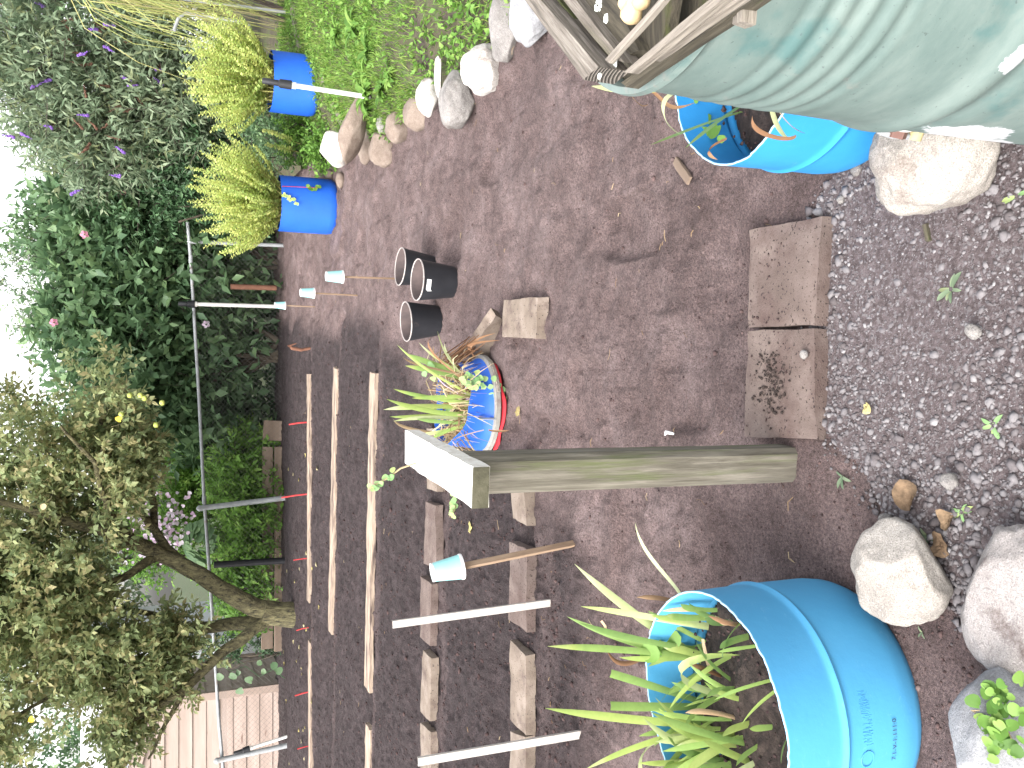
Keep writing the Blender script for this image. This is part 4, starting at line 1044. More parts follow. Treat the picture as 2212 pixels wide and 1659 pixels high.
for k, (px, s, lb) in enumerate((((1368, 20), 1.0, 'tan waisted gourd lying uppermost on the timber trellis'), ((1352, -2), .8, 'smaller tan gourd behind the others on the trellis'), ((1383, -6), .85, 'tan gourd with dry stem beside the upper one on the trellis'))):
    s *= .72; c = onz(px[0], px[1], 1.026); d = Vector((.6, -.75, .0)) if k == 0 else Vector((.9, .3, 0))
    g = thing('gourd', lb, 'gourd', c - Vector((0, 0, .02)), 'dried gourds on the timber trellis')
    pr = [(0, -.026), (.010, -.025), (.018, -.019), (.0205, -.01), (.018, -.001), (.0155, .006), (.017, .014), (.0165, .021), (.011, .028), (.004, .031), (0, .032)]
    MB().lathe([(a * s, b * s) for a, b in pr], c, 24, M=align(d)).build('gourd_body', M['gourd'], g)
    MB().tube([c + d.normalized() * .030 * s, c + d.normalized() * .04 * s + Vector((0, 0, .004))], [.002, .001], 6).build('stem', M['stake'], g)

# ================================================================== mossy post with the bleached board on top
PB = Vector((-0.212, 1.915, gz(-0.21, 1.9) - .04))
po = thing('wooden_post', 'mossy square wooden post topped by a bleached white board', 'post', PB)
bm = bmesh.new(); bmesh.ops.create_grid(bm, x_segments=1, y_segments=1, size=.1); bm.free()
def post_mesh(parent, name, base, top, w, m, rotz, seed, segs=26):
    V = []; Q = []; n = 16
    for j in range(segs + 1):
        t = j / segs; c = Vector(base).lerp(Vector(top), t)
        for k in range(n):
            a = 2 * math.pi * (k + .5) / n
            x, y = math.cos(a), math.sin(a); s = 1 / max(abs(x), abs(y)); s = min(s, 1.30)
            p = Vector((x * s * w / 2, y * s * w / 2, 0)); p = Matrix.Rotation(rotz, 3, 'Z') @ p
            p = p * (1 + .03 * mnoise.noise(Vector((k * .9 + seed, t * 5, seed)))) ; V.append(c + p)
    for j in range(segs):
        for k in range(n):
            k2 = (k + 1) % n; Q.append((j * n + k, j * n + k2, (j + 1) * n + k2, (j + 1) * n + k))
    mb = MB(); mb.add(V, Q + [tuple(range(segs * n, segs * n + n))]); return mb.build(name, m, parent, auto=30)
post_mesh(po, 'post_shaft', PB, Vector((-0.205, 1.93, .944)), .092, M['post_wood'], R(-5), 3)
nA, fA = Vector((-.219, 1.748, .985)), Vector((-.166, 2.285, .988))
ax = (fA - nA).normalized(); sd_ = Vector((ax.y, -ax.x, 0)).normalized() * .0445
cb = slab('top_board', None, None, M['cap_wood'], [fA - sd_, fA + sd_, nA + sd_, nA - sd_], .04, amp=.0016, ch=.004, seed=61)
# grain along the length of the board
adopt(cb, po)
mb = MB(); e = -ax * .0015; up = Vector((0, 0, 1))
c0 = nA + e
mb.add([c0 - sd_ * .995 - up * .001, c0 + sd_ * .995 - up * .001, c0 + sd_ * .995 - up * .038, c0 - sd_ * .995 - up * .038] + [v - e * .9 for v in (c0 - sd_ * .995 - up * .001, c0 + sd_ * .995 - up * .001, c0 + sd_ * .995 - up * .038, c0 - sd_ * .995 - up * .038)], [(0, 1, 2, 3), (0, 4, 5, 1), (1, 5, 6, 2), (2, 6, 7, 3), (3, 7, 4, 0)])
mb.build('board_end', M['cap_end'], po, smooth=False)
# sedum sprigs rooted in the cracks behind the board
def sprig(t, pts, nl, size, seed, m='sedum'):
    MB().tube(pts, [.0022] * (len(pts) - 1) + [.0012], 5).build('stem', M['straw'], t)
    rr = random.Random(seed)
    for k in range(nl):
        f = .35 + .65 * k / nl; i = min(int(f * (len(pts) - 1)), len(pts) - 2); g = f * (len(pts) - 1) - i
        c = Vector(pts[i]).lerp(Vector(pts[i + 1]), g); o = Vector((rr.uniform(-1, 1), rr.uniform(-1, .3), rr.uniform(-.5, 1))).normalized()
        round_leaf(t, c + o * size * .9, (rr.uniform(-.6, .6), -.7, .7), size * rr.uniform(.6, 1), M[m], seed=k, rnd=rr.random(), lobe=.35)
t = thing('sedum', 'sedum sprig leaning out behind the white board towards the planks', 'sedum', aty(900, 1000, 2.02) - Vector((0, 0, .02)))
sprig(t, [aty(900, 1000, 2.02), aty(865, 1012, 2.03), aty(842, 1030, 2.04), aty(815, 1045, 2.05), aty(795, 1058, 2.05)], 13, .009, 5)
t = thing('sedum', 'sedum sprig hanging out from the side of the white board', 'sedum', aty(978, 1062, 1.9) - Vector((0, 0, .01)))
sprig(t, [aty(980, 1055, 1.9), aty(981, 1075, 1.89), aty(983, 1095, 1.88), aty(975, 1118, 1.87)], 11, .009, 6)

# ================================================================== black pots, cups, stakes
def potmk(label, base, rim_r, h, tilt, sticker=False):
    t = thing('flower_pot', label, 'flower pot', base, 'empty black pots on the bare soil')
    Mx = Matrix.Rotation(tilt[0], 3, 'X') @ Matrix.Rotation(tilt[1], 3, 'Y'); rb = rim_r * .76
    MB().lathe([(0, .002), (rb * .9, 0), (rb, .006), (rb * 1.03, .02), (rim_r * .985, h - .012), (rim_r * 1.0, h - .011), (rim_r * 1.01, h)], base, 56, M=Mx).build('pot_wall', M['black_pot'], t)
    MB().lathe([(rim_r * .965, h), (rb * .99, .03), (rb * .9, .02), (0, .018)], base, 56, M=Mx).build('pot_inside', M['pot_inside'], t)
    MB().lathe([(rim_r * .965, h - .001), (rim_r * .975, h + .004), (rim_r * 1.01, h + .004), (rim_r * 1.02, h - .001)], base, 56, M=Mx).build('rim', M['pot_rim'], t)
    if sticker:
        V = []; n = 6
        for z in (h - .045, h - .018):
            for k in range(n + 1):
                a = R(-128) + R(34) * k / n; r_ = rb + (rim_r - rb) * z / h + .002
                V.append(Vector(base) + Mx @ Vector((r_ * math.cos(a), r_ * math.sin(a), z - .01 * (k == 0))))
        mb = MB(); mb.add(V, [(k, k + 1, n + 2 + k, n + 1 + k) for k in range(n)]); mb.build('sticker', M['sticker'], t)
    return t
def gpt(x, y, off=0.0): p = onz(x, y, 0.02); p = onz(x, y, gz(p.x, p.y)); return p
p = gpt(990, 606); potmk('black pot with a white sticker below its rim', (p.x, p.y + .09, gz(p.x, p.y + .08) - .006), .116, .215, (.04, .02), True)
p = gpt(944, 580); potmk('black pot half hidden behind the stickered one', (p.x, p.y + .09, gz(p.x, p.y + .08) - .006), .112, .205, (.02, .06))
p = gpt(955, 690); potmk('black pot standing alone, next to the strappy leaved blue pot', (p.x, p.y + .09, gz(p.x, p.y + .08) - .006), .117, .2, (.02, -.06))

def cup_stake(label_s, label_c, base, top, rim, length, seed, ink=False, sw=.012):
    base, top = Vector(base), Vector(top); d = (top - base).normalized()
    s = thing('wooden_stake', label_s, 'stake', base, 'wooden stakes carrying paper cups')
    Mx = align(d); L = (top - base).length
    MB().box(base.lerp(top, .5) - d * .03, (sw * 1.9, sw, L + .05), Mx, .0015).build('stake_shaft', M['stake'], s)
    c = top - d * (length * .93)
    t = thing('paper_cup', label_c, 'paper cup', c, 'aqua paper cups upside down on stakes')
    r1, r2 = rim / 2, rim / 2 * .74
    MB().lathe([(r1, .004), (r2, length - .004), (r2 * .985, length), (r2 * .92, length), (r2 * .9, length - .012), (r2 * .35, length - .013)], c, 40, M=Mx).build('cup_wall', M['cup'], t)
    MB().lathe([(r1 * .97, -.001), (r1 * 1.03, -.003), (r1 * 1.06, .003), (r1 * 1.03, .008), (r1 * .985, .008)], c, 40, M=Mx).build('rolled_rim', M['cup_white'], t)
    MB().lathe([(r2 * 1.01, length - .006), (r2 * 1.012, length + .002), (r2 * .9, length + .002), (r2 * .885, length - .014), (r2 * .4, length - .012)], c, 40, M=Mx).build('cup_base', M['cup_white'], t)
    if ink:
        def put(x, y):
            z = length * .36 + y; r_ = r1 + (r2 - r1) * z / length + .0012; a = R(-68) + x / r_
            return c + Mx @ Vector((r_ * math.cos(a), r_ * math.sin(a), z))
        arc_text('SG\nn', .020, 0, 0, t, M['ink'], 'handwriting', lambda x, y: put(x * .9, y * 1.0 + .02))
    return t
B0 = gpt(1232, 1175); B0.z -= .01
cup_stake('dark stake leaning by the brown oblong slab, nearest the post', 'aqua cup with handwritten letters on the leaning stake', B0, aty(938, 1236, B0.y + .06), .095, .118, 1, True, .014)
for (b, tp, ls, lc) in (((857, 602), (707, 597), 'thin stake standing behind the black pots', 'aqua cup on the stake just behind the black pots'),
                        ((768, 638), (651, 632), 'thin stake in the bare soil, middle one of the far three', 'aqua cup on the middle one of the three far stakes'),
                        ((680, 663), (595, 659), 'thin stake standing near the fence in front of the white pole', 'aqua cup in front of the white fence pole')):
    b = gpt(*b); b.z -= .01; cup_stake(ls, lc, b, aty(tp[0], tp[1], b.y), .086, .112, 2, False, .011)

def channel(label, a, b, seed):
    A = gpt(*a); A.z -= .02; B = aty(b[0], b[1], A.y + .06); d = (B - A).normalized()
    w, dp, th = .03, .014, .002
    x = Vector((1, 0, 0)); x = (x - d * x.dot(d)).normalized(); y = d.cross(x)
    if y.y > 0: y = -y
    prof = [(-w / 2, dp), (-w / 2, 0), (w / 2, 0), (w / 2, dp), (w / 2 - th, dp), (w / 2 - th, th), (-w / 2 + th, th), (-w / 2 + th, dp)]
    V = [P_ + x * u - y * v for P_ in (A, B) for u, v in prof]; n = 8
    mb = MB(); mb.add(V, [(k, (k + 1) % n, n + (k + 1) % n, n + k) for k in range(n)] + [tuple(range(n)), tuple(range(2 * n - 1, n - 1, -1))])
    return tag(mb.build('channel_stake', M['white_lath'], smooth=False, origin=A), label, 'stake', 'white channel stakes in the beds')
channel('shorter off white channel stake by the lettered cup', (1187, 1303), (848, 1350), 1)
channel('longer off white channel stake behind the iris drum', (1252, 1588), (903, 1647), 2)

def red_stick(label, a, b, r_=.006, dy=.02):
    A = gpt(*a); A.z -= .03; B = aty(b[0], b[1], A.y + dy); q = Vector((.012, 0, 0))
    tag(MB().tube([A, A.lerp(B, .5) + q * .4, B], r_, 6).build('marker_stick', M['red_stick'], origin=A), label, 'stick', 'red marker sticks along the far bed')
red_stick('bright red stick beside the foot of the grey fence post', (664, 1067), (608, 1075), .009)
red_stick('dark red stick standing at the end of the thin plank, near the stump of board', (660, 912), (624, 917), .009)
red_stick('thin red stick in front of the long timber edging', (668, 1206), (634, 1210), .006)
red_stick('short red stick beside the apple trunk', (662, 1356), (640, 1362), .006)
red_stick('red stick leaning in front of the shed corner', (668, 1494), (637, 1503), .008)
red_stick('thin red stick in front of the shed cladding', (670, 1611), (642, 1618), .006)
A = gpt(668, 752); A.z -= .02
tag(MB().tube([A, aty(650, 756, A.y), aty(630, 752, A.y), aty(622, 748, A.y), aty(640, 742, A.y)], [.016, .018, .02, .014, .006], 8).build('dead_root', M['rust'], origin=A), 'reddish dead root stub sticking out of the dug soil', 'root')

# white poles with black grips
def pole(label, A, B, r_, grip, seed):
    A, B = Vector(A), Vector(B); d = (B - A).normalized(); L = (B - A).length
    t = thing('white_pole', label, 'pole', A)
    MB().tube([A - Vector((0, 0, .05)), A + d * (L - grip)], r_, 12).build('shaft', M['white_pole'], t)
    MB().tube([A + d * (L - grip - .03), A + d * (L - grip + .005)], r_ * 1.35, 12).build('collar', M['white_pole'], t)
    MB().tube([A + d * (L - grip), A + d * (L - grip + .02), A + d * (L - grip * .6), A + d * (L - grip * .55), A + d * (L - .01), B], [r_ * 1.9, r_ * 1.9, r_ * 1.8, r_ * 1.25, r_ * 1.3, r_ * 1.0], 12).build('grip', M['black_handle'], t)
    return t
Ab = aty(803, 211, 6.2); Ab.z = lz(Ab.x, Ab.y) - .02
pole('white pole with black grip stuck in the weeds on the lawn edge', Ab, aty(566, 174, 6.3), .017, .2, 1)
pole('white pole with dark grip standing by the fence rail', aty(600, 662, 12.2), aty(385, 656, 12.2), .026, .2, 2)

# ================================================================== straw filled blue pot beside the post
CP = Vector((-0.105, 4.19, gz(-0.1, 4.1) - .005))
cp = thing('strawberry_pot', 'low royal blue pot with grey ring and red base, full of straw and leaves', 'flower pot', CP)
def wobr(a, z): return (.006 * math.sin(7 * a) + .004 * math.sin(13 * a + 1), .004 * math.sin(5 * a))
MB().lathe([(0, .0), (.232, .0), (.242, .008), (.24, .02), (.0, .022)], CP + Vector((-.012, -.012, 0)), 72, wob=wobr).build('red_base', M['red_plastic'], cp)
MB().lathe([(.2, .02), (.245, .022), (.254, .03), (.253, .05), (.243, .056), (.225, .056)], CP, 72).build('grey_ring', M['grey_ring'], cp)
def wobt(a, z):
    k = max(0, (z - .1) / .1); return (.006 * math.sin(3 * a + 1) * k, (.03 * math.sin(a - .8) + .014 * math.sin(2 * a + 1) + .006 * math.sin(7 * a)) * k)
MB().lathe([(.238, .05), (.232, .062), (.222, .075), (.216, .1), (.212, .15), (.208, .205), (.203, .206), (.206, .15), (.208, .1)], CP, 72, wob=wobt).build('pot_wall', M['pot_blue'], cp)
MB().lathe([(0, .15), (.08, .155), (.16, .14), (.206, .12)], CP, 40, wob=lambda a, z: (0, .01 * math.sin(6 * a + z * 90))).build('potting_soil', M['pot_soil'], cp)
a = R(-105)
MB().tube([CP + Vector((.225 * math.cos(a), .225 * math.sin(a), .13)), CP + Vector((.236 * math.cos(a), .236 * math.sin(a), .11)), CP + Vector((.243 * math.cos(a), .243 * math.sin(a), .05))], .013, 6, flat=.35).build('clasp', M['galv'], cp)
for k in range(5):
    a = R(-70 + 9 * k); MB().box(CP + Vector((.252 * math.cos(a), .252 * math.sin(a), .036)), (.012, .045, .02), Matrix.Rotation(a, 3, 'Z'), .003).build('ring_splint', M['lath'], cp)
st = thing('iris_plant', 'straggly iris and dead straw growing from the low blue pot', 'iris plant', CP + Vector((0, 0, .14)))
mb = MB(); rr = random.Random(3)
for k in range(330):
    a = rr.random() * 6.28; r0 = .19 * math.sqrt(rr.random()); b = CP + Vector((r0 * math.cos(a), r0 * math.sin(a), .14))
    o = Vector((math.cos(a + rr.gauss(0, .8)), math.sin(a + rr.gauss(0, .8)), 0)); L = rr.uniform(.06, .2)
    p1 = b + Vector((0, 0, L * rr.uniform(.2, .7))) + o * L * .3; p2 = p1 + o * L * rr.uniform(.2, .6) + Vector((0, 0, L * rr.uniform(-.5, .3))); p3 = p2 + o * L * .2 - Vector((0, 0, L * rr.uniform(0, .5)))
    mb.tube([b, p1, p2, p3], [rr.uniform(.0015, .004)] * 3 + [.0008], 4, r=rr.random(), cap=False, flat=.5)
tag(mb.build('dry_straw', M['straw'], st), kind='stuff')
mb = MB()
for k in range(26):
    b = CP + Vector((.13 + rr.gauss(0, .03), rr.gauss(0, .06), .14)); e_ = CP + Vector((.30 + rr.gauss(0, .05), rr.gauss(.02, .07), .06 + rr.uniform(-.02, .04)))
    mb.tube([b, (b + e_) / 2 + Vector((0, 0, .09 + rr.uniform(-.03, .05))), e_], [.003, .005, .002], 4, r=rr.random() * .35, cap=False, flat=.4)
tag(mb.build('brown_straw', M['iris_dry'], st), kind='stuff')
CL = [((1000, 880), (828, 885), .0, .026, .8), ((1010, 900), (835, 862), .02, .026, .55), ((1000, 905), (850, 910), 0, .02, .9), ((1010, 870), (850, 840), .0, .022, .5), ((1030, 835), (858, 745), -.04, .014, .7), ((1000, 800), (880, 765), .05, .03, .5), ((1000, 820), (875, 790), .03, .026, .45),
      ((1010, 930), (880, 945), .02, .016, .8), ((1000, 890), (842, 900), .05, .022, .6), ((1015, 850), (890, 860), -.03, .022, .5), ((1020, 940), (930, 950), 0, .02, .6), ((1005, 915), (900, 905), .03, .02, .4), ((1000, 810), (905, 740), .03, .012, .9), ((990, 800), (960, 742), .03, .012, .92), ((1020, 780), (945, 715), -.02, .012, .85)]
for k, (b, tp, dy, w, r_) in enumerate(CL):
    pb = onz(b[0] + 15, b[1], CP.z + .14); dv = pb - CP; dv.z = 0
    if dv.length > .18: pb -= dv.normalized() * (dv.length - .18)
    pt = aty(tp[0], tp[1], pb.y + dy); rr2 = random.Random(k)
    blade_obj(st, [pb, pb.lerp(pt, .5) + Vector((rr2.uniform(-.03, .03), 0, .05)), pt], w, M['iris'], 300 + k, rnd=r_, side=Vector((1, rr2.uniform(-.4, .4), 0)), tip_dry=k % 3 == 0)
for k, (b, m1, tp, w, r_) in enumerate((((1000, 810), (900, 790), (870, 772), .02, .8), ((990, 940), (860, 930), (850, 905), .018, .85), ((1010, 760), (980, 740), (1080, 735), .014, .2), ((1010, 770), (1000, 735), (1070, 720), .012, .3), ((1040, 930), (1080, 935), (1100, 930), .014, .4), ((1000, 830), (900, 750), (930, 730), .012, .35), ((1030, 930), (960, 950), (985, 960), .012, .8))):
    pb = onz(b[0] + 15, b[1], CP.z + .15); blade_obj(st, [pb, aty(m1[0], m1[1], pb.y - .02), aty(tp[0], tp[1], pb.y - .04)], w, M['iris_dry'], 330 + k, name='withered_leaf', rnd=r_, fold=.6)
se = thing('sedum', 'bright green sedum rosettes spilling over the rim of the low blue pot', 'sedum', CP + Vector((.03, -.15, .15)))
for j, (px, n_) in enumerate((((1015, 822), 14), ((1045, 826), 10), ((1078, 852), 12), ((930, 800), 6), ((965, 890), 5))):
    c = aty(px[0], px[1], CP.y - .2 + .12 * (j > 2))
    for k in range(n_):
        a = 6.28 * k / n_ * 1.6; e_ = .02 + .012 * (k % 3)
        round_leaf(se, c + Vector((e_ * math.cos(a), -.01 - .008 * (k % 3), e_ * math.sin(a))), (math.cos(a) * .5, -.9, .5 + .3 * math.sin(a)), .016, M['sedum'], seed=k, rnd=random.random(), lobe=.3)
    MB().tube([CP + Vector((.03, -.12, .15)), c.lerp(CP + Vector((.03, -.12, .2)), .5), c], .0025, 5).build('stem', M['fl_pink'], se)

# ================================================================== fence, edging, shed
RAIL = [aty(405, 480, 12.2), aty(412, 560, 12.2), aty(418, 660, 12.22), aty(430, 860, 12.3), aty(441, 1080, 12.4), aty(452, 1230, 12.2), aty(463, 1400, 12.1), aty(473, 1560, 12.0), aty(482, 1660, 11.9), aty(494, 1850, 11.8)]
fn = thing('chain_link_fence', 'low chain link fence with galvanised pipe rail behind the beds', 'fence', Vector((0, 12.4, 0)))
MB().tube(RAIL, .021, 10).build('top_rail', M['galv'], fn)
for k, f in enumerate((1, 4, 6)):
    p = RAIL[f]; MB().tube([p + Vector((-.05, 0, 0)), p + Vector((.05, 0, 0))], .027, 10).build('rail_sleeve', M['galv'], fn)
def fpost(a, b, Y, r_, m='galv', cap=True):
    A, B = aty(a[0], a[1], Y), aty(b[0], b[1], Y); A.z -= .15
    p = MB().tube([A, B], r_, 12).build('fence_post', M[m], fn)
    if cap: MB().tube([B, B + Vector((0, 0, .02)), B + Vector((0, 0, .045))], [r_ * 1.15, r_ * 1.1, r_ * .4], 12).build('post_cap', M[m], p)
fpost((607, 1075), (432, 1098), 12.36, .036)
fpost((600, 1212), (462, 1220), 12.25, .045, 'black_handle', False)
fpost((622, 1608), (470, 1643), 11.86, .034)
fpost((592, 529), (412, 522), 12.2, .026)
# diamond wire
mb = MB(); sp = .068
def rail_at(x):
    xs = [p.x for p in RAIL][::-1]; return float(np.interp(x, xs, [p.y for p in RAIL][::-1])), float(np.interp(x, xs, [p.z for p in RAIL][::-1]))
x0_, x1_ = RAIL[-1].x, 2.0
for i in range(int((x1_ - x0_) / sp) + 22):
    for s in (1, -1):
        xa = x0_ + (i - 10) * sp
        pts = []
        for z in (0.02, .25, .5, .75, 1.2):
            x = xa + s * (z) * .95
            if x < x0_ or x > x1_: continue
            yy, zz = rail_at(x)
            if z > zz + .1: z = zz
            pts.append(Vector((x, yy + .02, min(z, zz))))
        if len(pts) > 1: mb.tube(pts, .0012, 3, cap=False)
mb.build('wire_mesh', M['wire'], fn, smooth=False)
A, B = aty(618, 1590, 11.8), aty(498, 1630, 11.8)
pole('white pole with black grip leaning on the fence post before the shed', A, aty(505, 1628, 11.8), .02, .2, 5)
tag(MB().tube([aty(597, 622, 12.0), aty(498, 619, 12.0)], .035, 10).build('iron_stake', M['rust'], origin=aty(597, 622, 12.0)), 'rusty brown iron stake in front of the hedge stems', 'stake')

ed = thing('timber_edging', 'long brown timber edging boards at the foot of the fence', 'edging', aty(606, 1180, 12.6))
for (y0, y1, xa, xb, yy) in ((965, 1190, 566, 590, 12.62), (1195, 1400, 564, 590, 12.60), (965, 1180, 592, 612, 12.58), (1183, 1405, 592, 614, 12.56)):
    a_, b_ = aty(xa, y0, yy), aty(xb, y1, yy)
    MB().box(((a_.x + b_.x) / 2, yy, (a_.z + b_.z) / 2), (abs(a_.x - b_.x), .045, abs(a_.z - b_.z) * .97), None, .006).build('edging_board', M['sleeper'], ed)
a_ = aty(600, 930, 12.6)
tag(MB().box((a_.x, 12.6, .08), (.28, .05, .3), Matrix.Rotation(.06, 3, 'Y'), .006).build('board_stump', M['sleeper']), 'short brown board stump at the end of the edging', 'board')

# garden shed: cladding boards one by one
SX, SYY = -4.33, 13.0
sh = thing('garden_shed', 'small pink cedar shed with horizontal cladding behind the wire fence', 'shed', Vector((SX, SYY, -.14)))
zt = np.linspace(-.12, 1.68, 11); ex_ = zt[1] - zt[0]
for k in range(len(zt) - 1):
    z = zt[k] + ex_ / 2
    MB().box((SX - 1.45, SYY - .005 - .002 * (k % 2), z), (2.75, .022, ex_ * 1.02), Matrix.Rotation(R(-4.5), 3, 'X'), .003).build('cladding_board', M['shed'], sh)
    MB().box((SX - .005, SYY + .78, z), (1.46, .022, ex_ * 1.02), Matrix.Rotation(R(90), 3, 'Z') @ Matrix.Rotation(R(-4.5), 3, 'X'), .003).build('cladding_board', M['shed'], sh)
for k in range(5):     # gable boards under the rake
    z = 1.68 + ex_ * (k + .5); lo = (k + .3) * ex_ / .275
    MB().box((SX - lo - (2.85 - lo) / 2 - .08, SYY - .006, z), (2.85 - lo, .022, ex_ * 1.02), Matrix.Rotation(R(-4.5), 3, 'X'), .003).build('cladding_board', M['shed'], sh)
MB().box((SX - .03, SYY - .02, .72), (.11, .06, 1.75), None, .004).build('corner_board', M['shed_trim'], sh)
MB().box((SX + .02, SYY + 1.5, .7), (.05, .1, 1.75), None, .004).build('corner_board', M['shed_trim'], sh)
ra = math.atan(.275)
fc = Vector((SX + .15, SYY - .06, 1.60)); dv = Vector((-math.cos(ra), 0, math.sin(ra)))
MB().box(fc + dv * 1.5, (3.0, .03, .17), Matrix.Rotation(ra, 3, 'Y'), .004).build('fascia_board', M['shed'], sh)
MB().box(fc + dv * 1.5 + Vector((0, .85, .11)), (3.1, 1.8, .02), Matrix.Rotation(ra, 3, 'Y'), .004).build('roof', M['roof_grey'], sh)
MB().box((SX - 1.4, SYY + .8, .7), (2.6, 1.35, 1.6), None, .01).build('inner_wall', M['shed_trim'], sh)
# white ribbed metal wall of the building behind
gw = thing('metal_garage', 'white ribbed metal building behind the shed and apple tree', 'building', Vector((-6.3, 16.0, -.14)))
for k in range(26): MB().box((-8.6 + k * .17, 15.5 - .012 * (k % 2), 1.2), (.165, .03, 2.7), None, .008).build('ribbed_panel', M['white_metal'], gw)
MB().box((-6.45, 17.0, 1.3), (4.3, 2.9, 2.85), None, .02).build('garage_body', M['white_metal'], gw)
# grey roofed house far behind the butterfly bush
hz = thing('house', 'far grey roofed house with white bargeboard above the bushes', 'house', Vector((10.6, 30, -.14)))
hA = aty(92, 300, 30); hx = hA.x
MB().box((hx + 3.2, 32, 2.0), (5.6, 4, 4.4), None, .03).build('house_wall', M['white_metal'], hz)
mb = MB(); tp_ = aty(10, 200, 30)
for y in (29.7, 34.3): mb.add([(hx - .3, y, hA.z - .2), (hx + 3.2, y, hA.z + 2.4), (hx + 6.7, y, hA.z - .2)], [])
mb.f += [(0, 1, 2), (3, 5, 4), (0, 3, 4, 1), (1, 4, 5, 2), (0, 2, 5, 3)]
mb.build('roof', M['roof_grey'], hz, smooth=False)
d_ = Vector((3.5, 0, 2.6))
MB().box(Vector((hx - .3, 29.6, hA.z - .2)) + d_ * .5, (4.4, .06, .16), Matrix.Rotation(-math.atan(2.6 / 3.5), 3, 'Y'), .01).build('bargeboard', M['white_metal'], hz)

# ================================================================== foliage machinery
def unit(a): return a / np.maximum(np.linalg.norm(a, axis=1), 1e-9)[:, None]

def leaf_mesh(name, P, D, L, W, m, parent=None, rnd=None, cup=0.25, kind=None, upw=1.0, origin=None):
    n = len(P); D = unit(D)
    up = np.tile(np.array([0, 0, 1.0]), (n, 1)) * upw + rng.normal(size=(n, 3)) * 0.55
    S = unit(np.cross(D, up)); N = np.cross(S, D)
    L = L[:, None]; W = W[:, None]
    b = P; mid = P + D * L * 0.45 - N * W * cup
    l = P + D * L * 0.42 - S * W / 2; r_ = P + D * L * 0.42 + S * W / 2
    tip = P + D * L - N * L * 0.12
    V = np.stack([b, l, r_, mid, tip], 1).reshape(-1, 3)
    k = (np.arange(n) * 5)[:, None]
    T = np.concatenate([k + np.array([[0, 3, 1]]), k + np.array([[0, 2, 3]]), k + np.array([[1, 3, 4]]), k + np.array([[3, 2, 4]])])
    rv = np.repeat(rng.random(n) if rnd is None else rnd, 5)
    o = np_obj(name, V, T, m, parent=parent, rnd=rv, origin=origin)
    return tag(o, kind=kind) if kind else o

def sprays(blobs, n, per, tl, shell=0.55, up=0.25, gap=0.0, seed=0, cone=0.7, droop=0.0):
    """twigs spread through the crown; returns leaf positions / directions and twig lines"""
    w = np.array([(b[1][0] * b[1][1] * b[1][2]) ** 0.667 for b in blobs]); w /= w.sum()
    bi = rng.choice(len(blobs), n, p=w)
    C = np.array([b[0] for b in blobs])[bi]; Rr = np.array([b[1] for b in blobs])[bi]
    o = unit(rng.normal(size=(n, 3))); rad = shell + (1 - shell) * rng.random(n) ** 0.6
    P = C + o * Rr * rad[:, None]
    if gap:
        k = fbm(P * 1.6 + seed, 3, seed) > -gap; P, o = P[k], o[k]; n = len(P)
    tw = unit(o * 0.7 + np.array([0, 0, up]) + rng.normal(size=(n, 3)) * 0.45)
    s = np.linspace(0.05, 1, per)[None, :, None] * tl * rng.uniform(0.6, 1.3, (n, 1, 1))
    pos = P[:, None, :] + tw[:, None, :] * s
    pos[:, :, 2] -= droop * (s[:, :, 0] ** 2)
    pr = unit(np.cross(tw, rng.normal(size=(n, 3)))); pr2 = np.cross(tw, pr)
    ang = np.arange(per) * 2.4
    side = pr[:, None, :] * np.cos(ang)[None, :, None] + pr2[:, None, :] * np.sin(ang)[None, :, None]
    D = tw[:, None, :] * (1 - cone * 0.6) + side * cone + rng.normal(size=(n, per, 3)) * 0.15
    cl = np.repeat(rng.random(n)[:, None], per, 1)
    return pos.reshape(-1, 3), D.reshape(-1, 3), cl.reshape(-1), P, tw

def crown(name, blobs, n, per, tl, ll, ww, m, parent, **kw):
    lo, hi = ll; sh = kw.pop('shade', 0.5)
    P, D, cl, tp_, tw = sprays(blobs, n, per, tl, **kw)
    k = len(P); L = rng.uniform(lo, hi, k)
    return leaf_mesh(name, P, D, L, L * ww * rng.uniform(.8, 1.2, k), m, parent, rnd=np.clip(sh * cl + (1 - sh) * rng.random(k), 0, 1)), tp_, tw

def twigs(name, P, tw, L, r_, m, parent, every=3):
    mb = MB()
    for p, d in list(zip(P, tw))[::every]: mb.tube([p - d * L * .4, p + d * L * .3, p + d * L], [r_ * 1.4, r_, r_ * .5], 3, cap=False)
    return tag(mb.build(name, m, parent, smooth=False), kind='stuff')

def limb(mb, pts, r0, r1, n=9, wob=0.03):
    pts = [Vector(p) for p in pts]; q = []; 
    for i in range(len(pts) - 1):
        for j in range(5):
            p = pts[i].lerp(pts[i + 1], j / 5); f = (i + j / 5) / (len(pts) - 1)
            if 0 < i + j: p = p + Vector(mnoise.noise_vector(p * 3.1)) * wob
            q.append(p)
    q.append(pts[-1]); k = len(q) - 1
    mb.tube(q, [(r0 + (r1 - r0) * (i / k) ** .8) * (1 + .10 * mnoise.noise(q[i] * 6)) for i in range(k + 1)], n); return mb

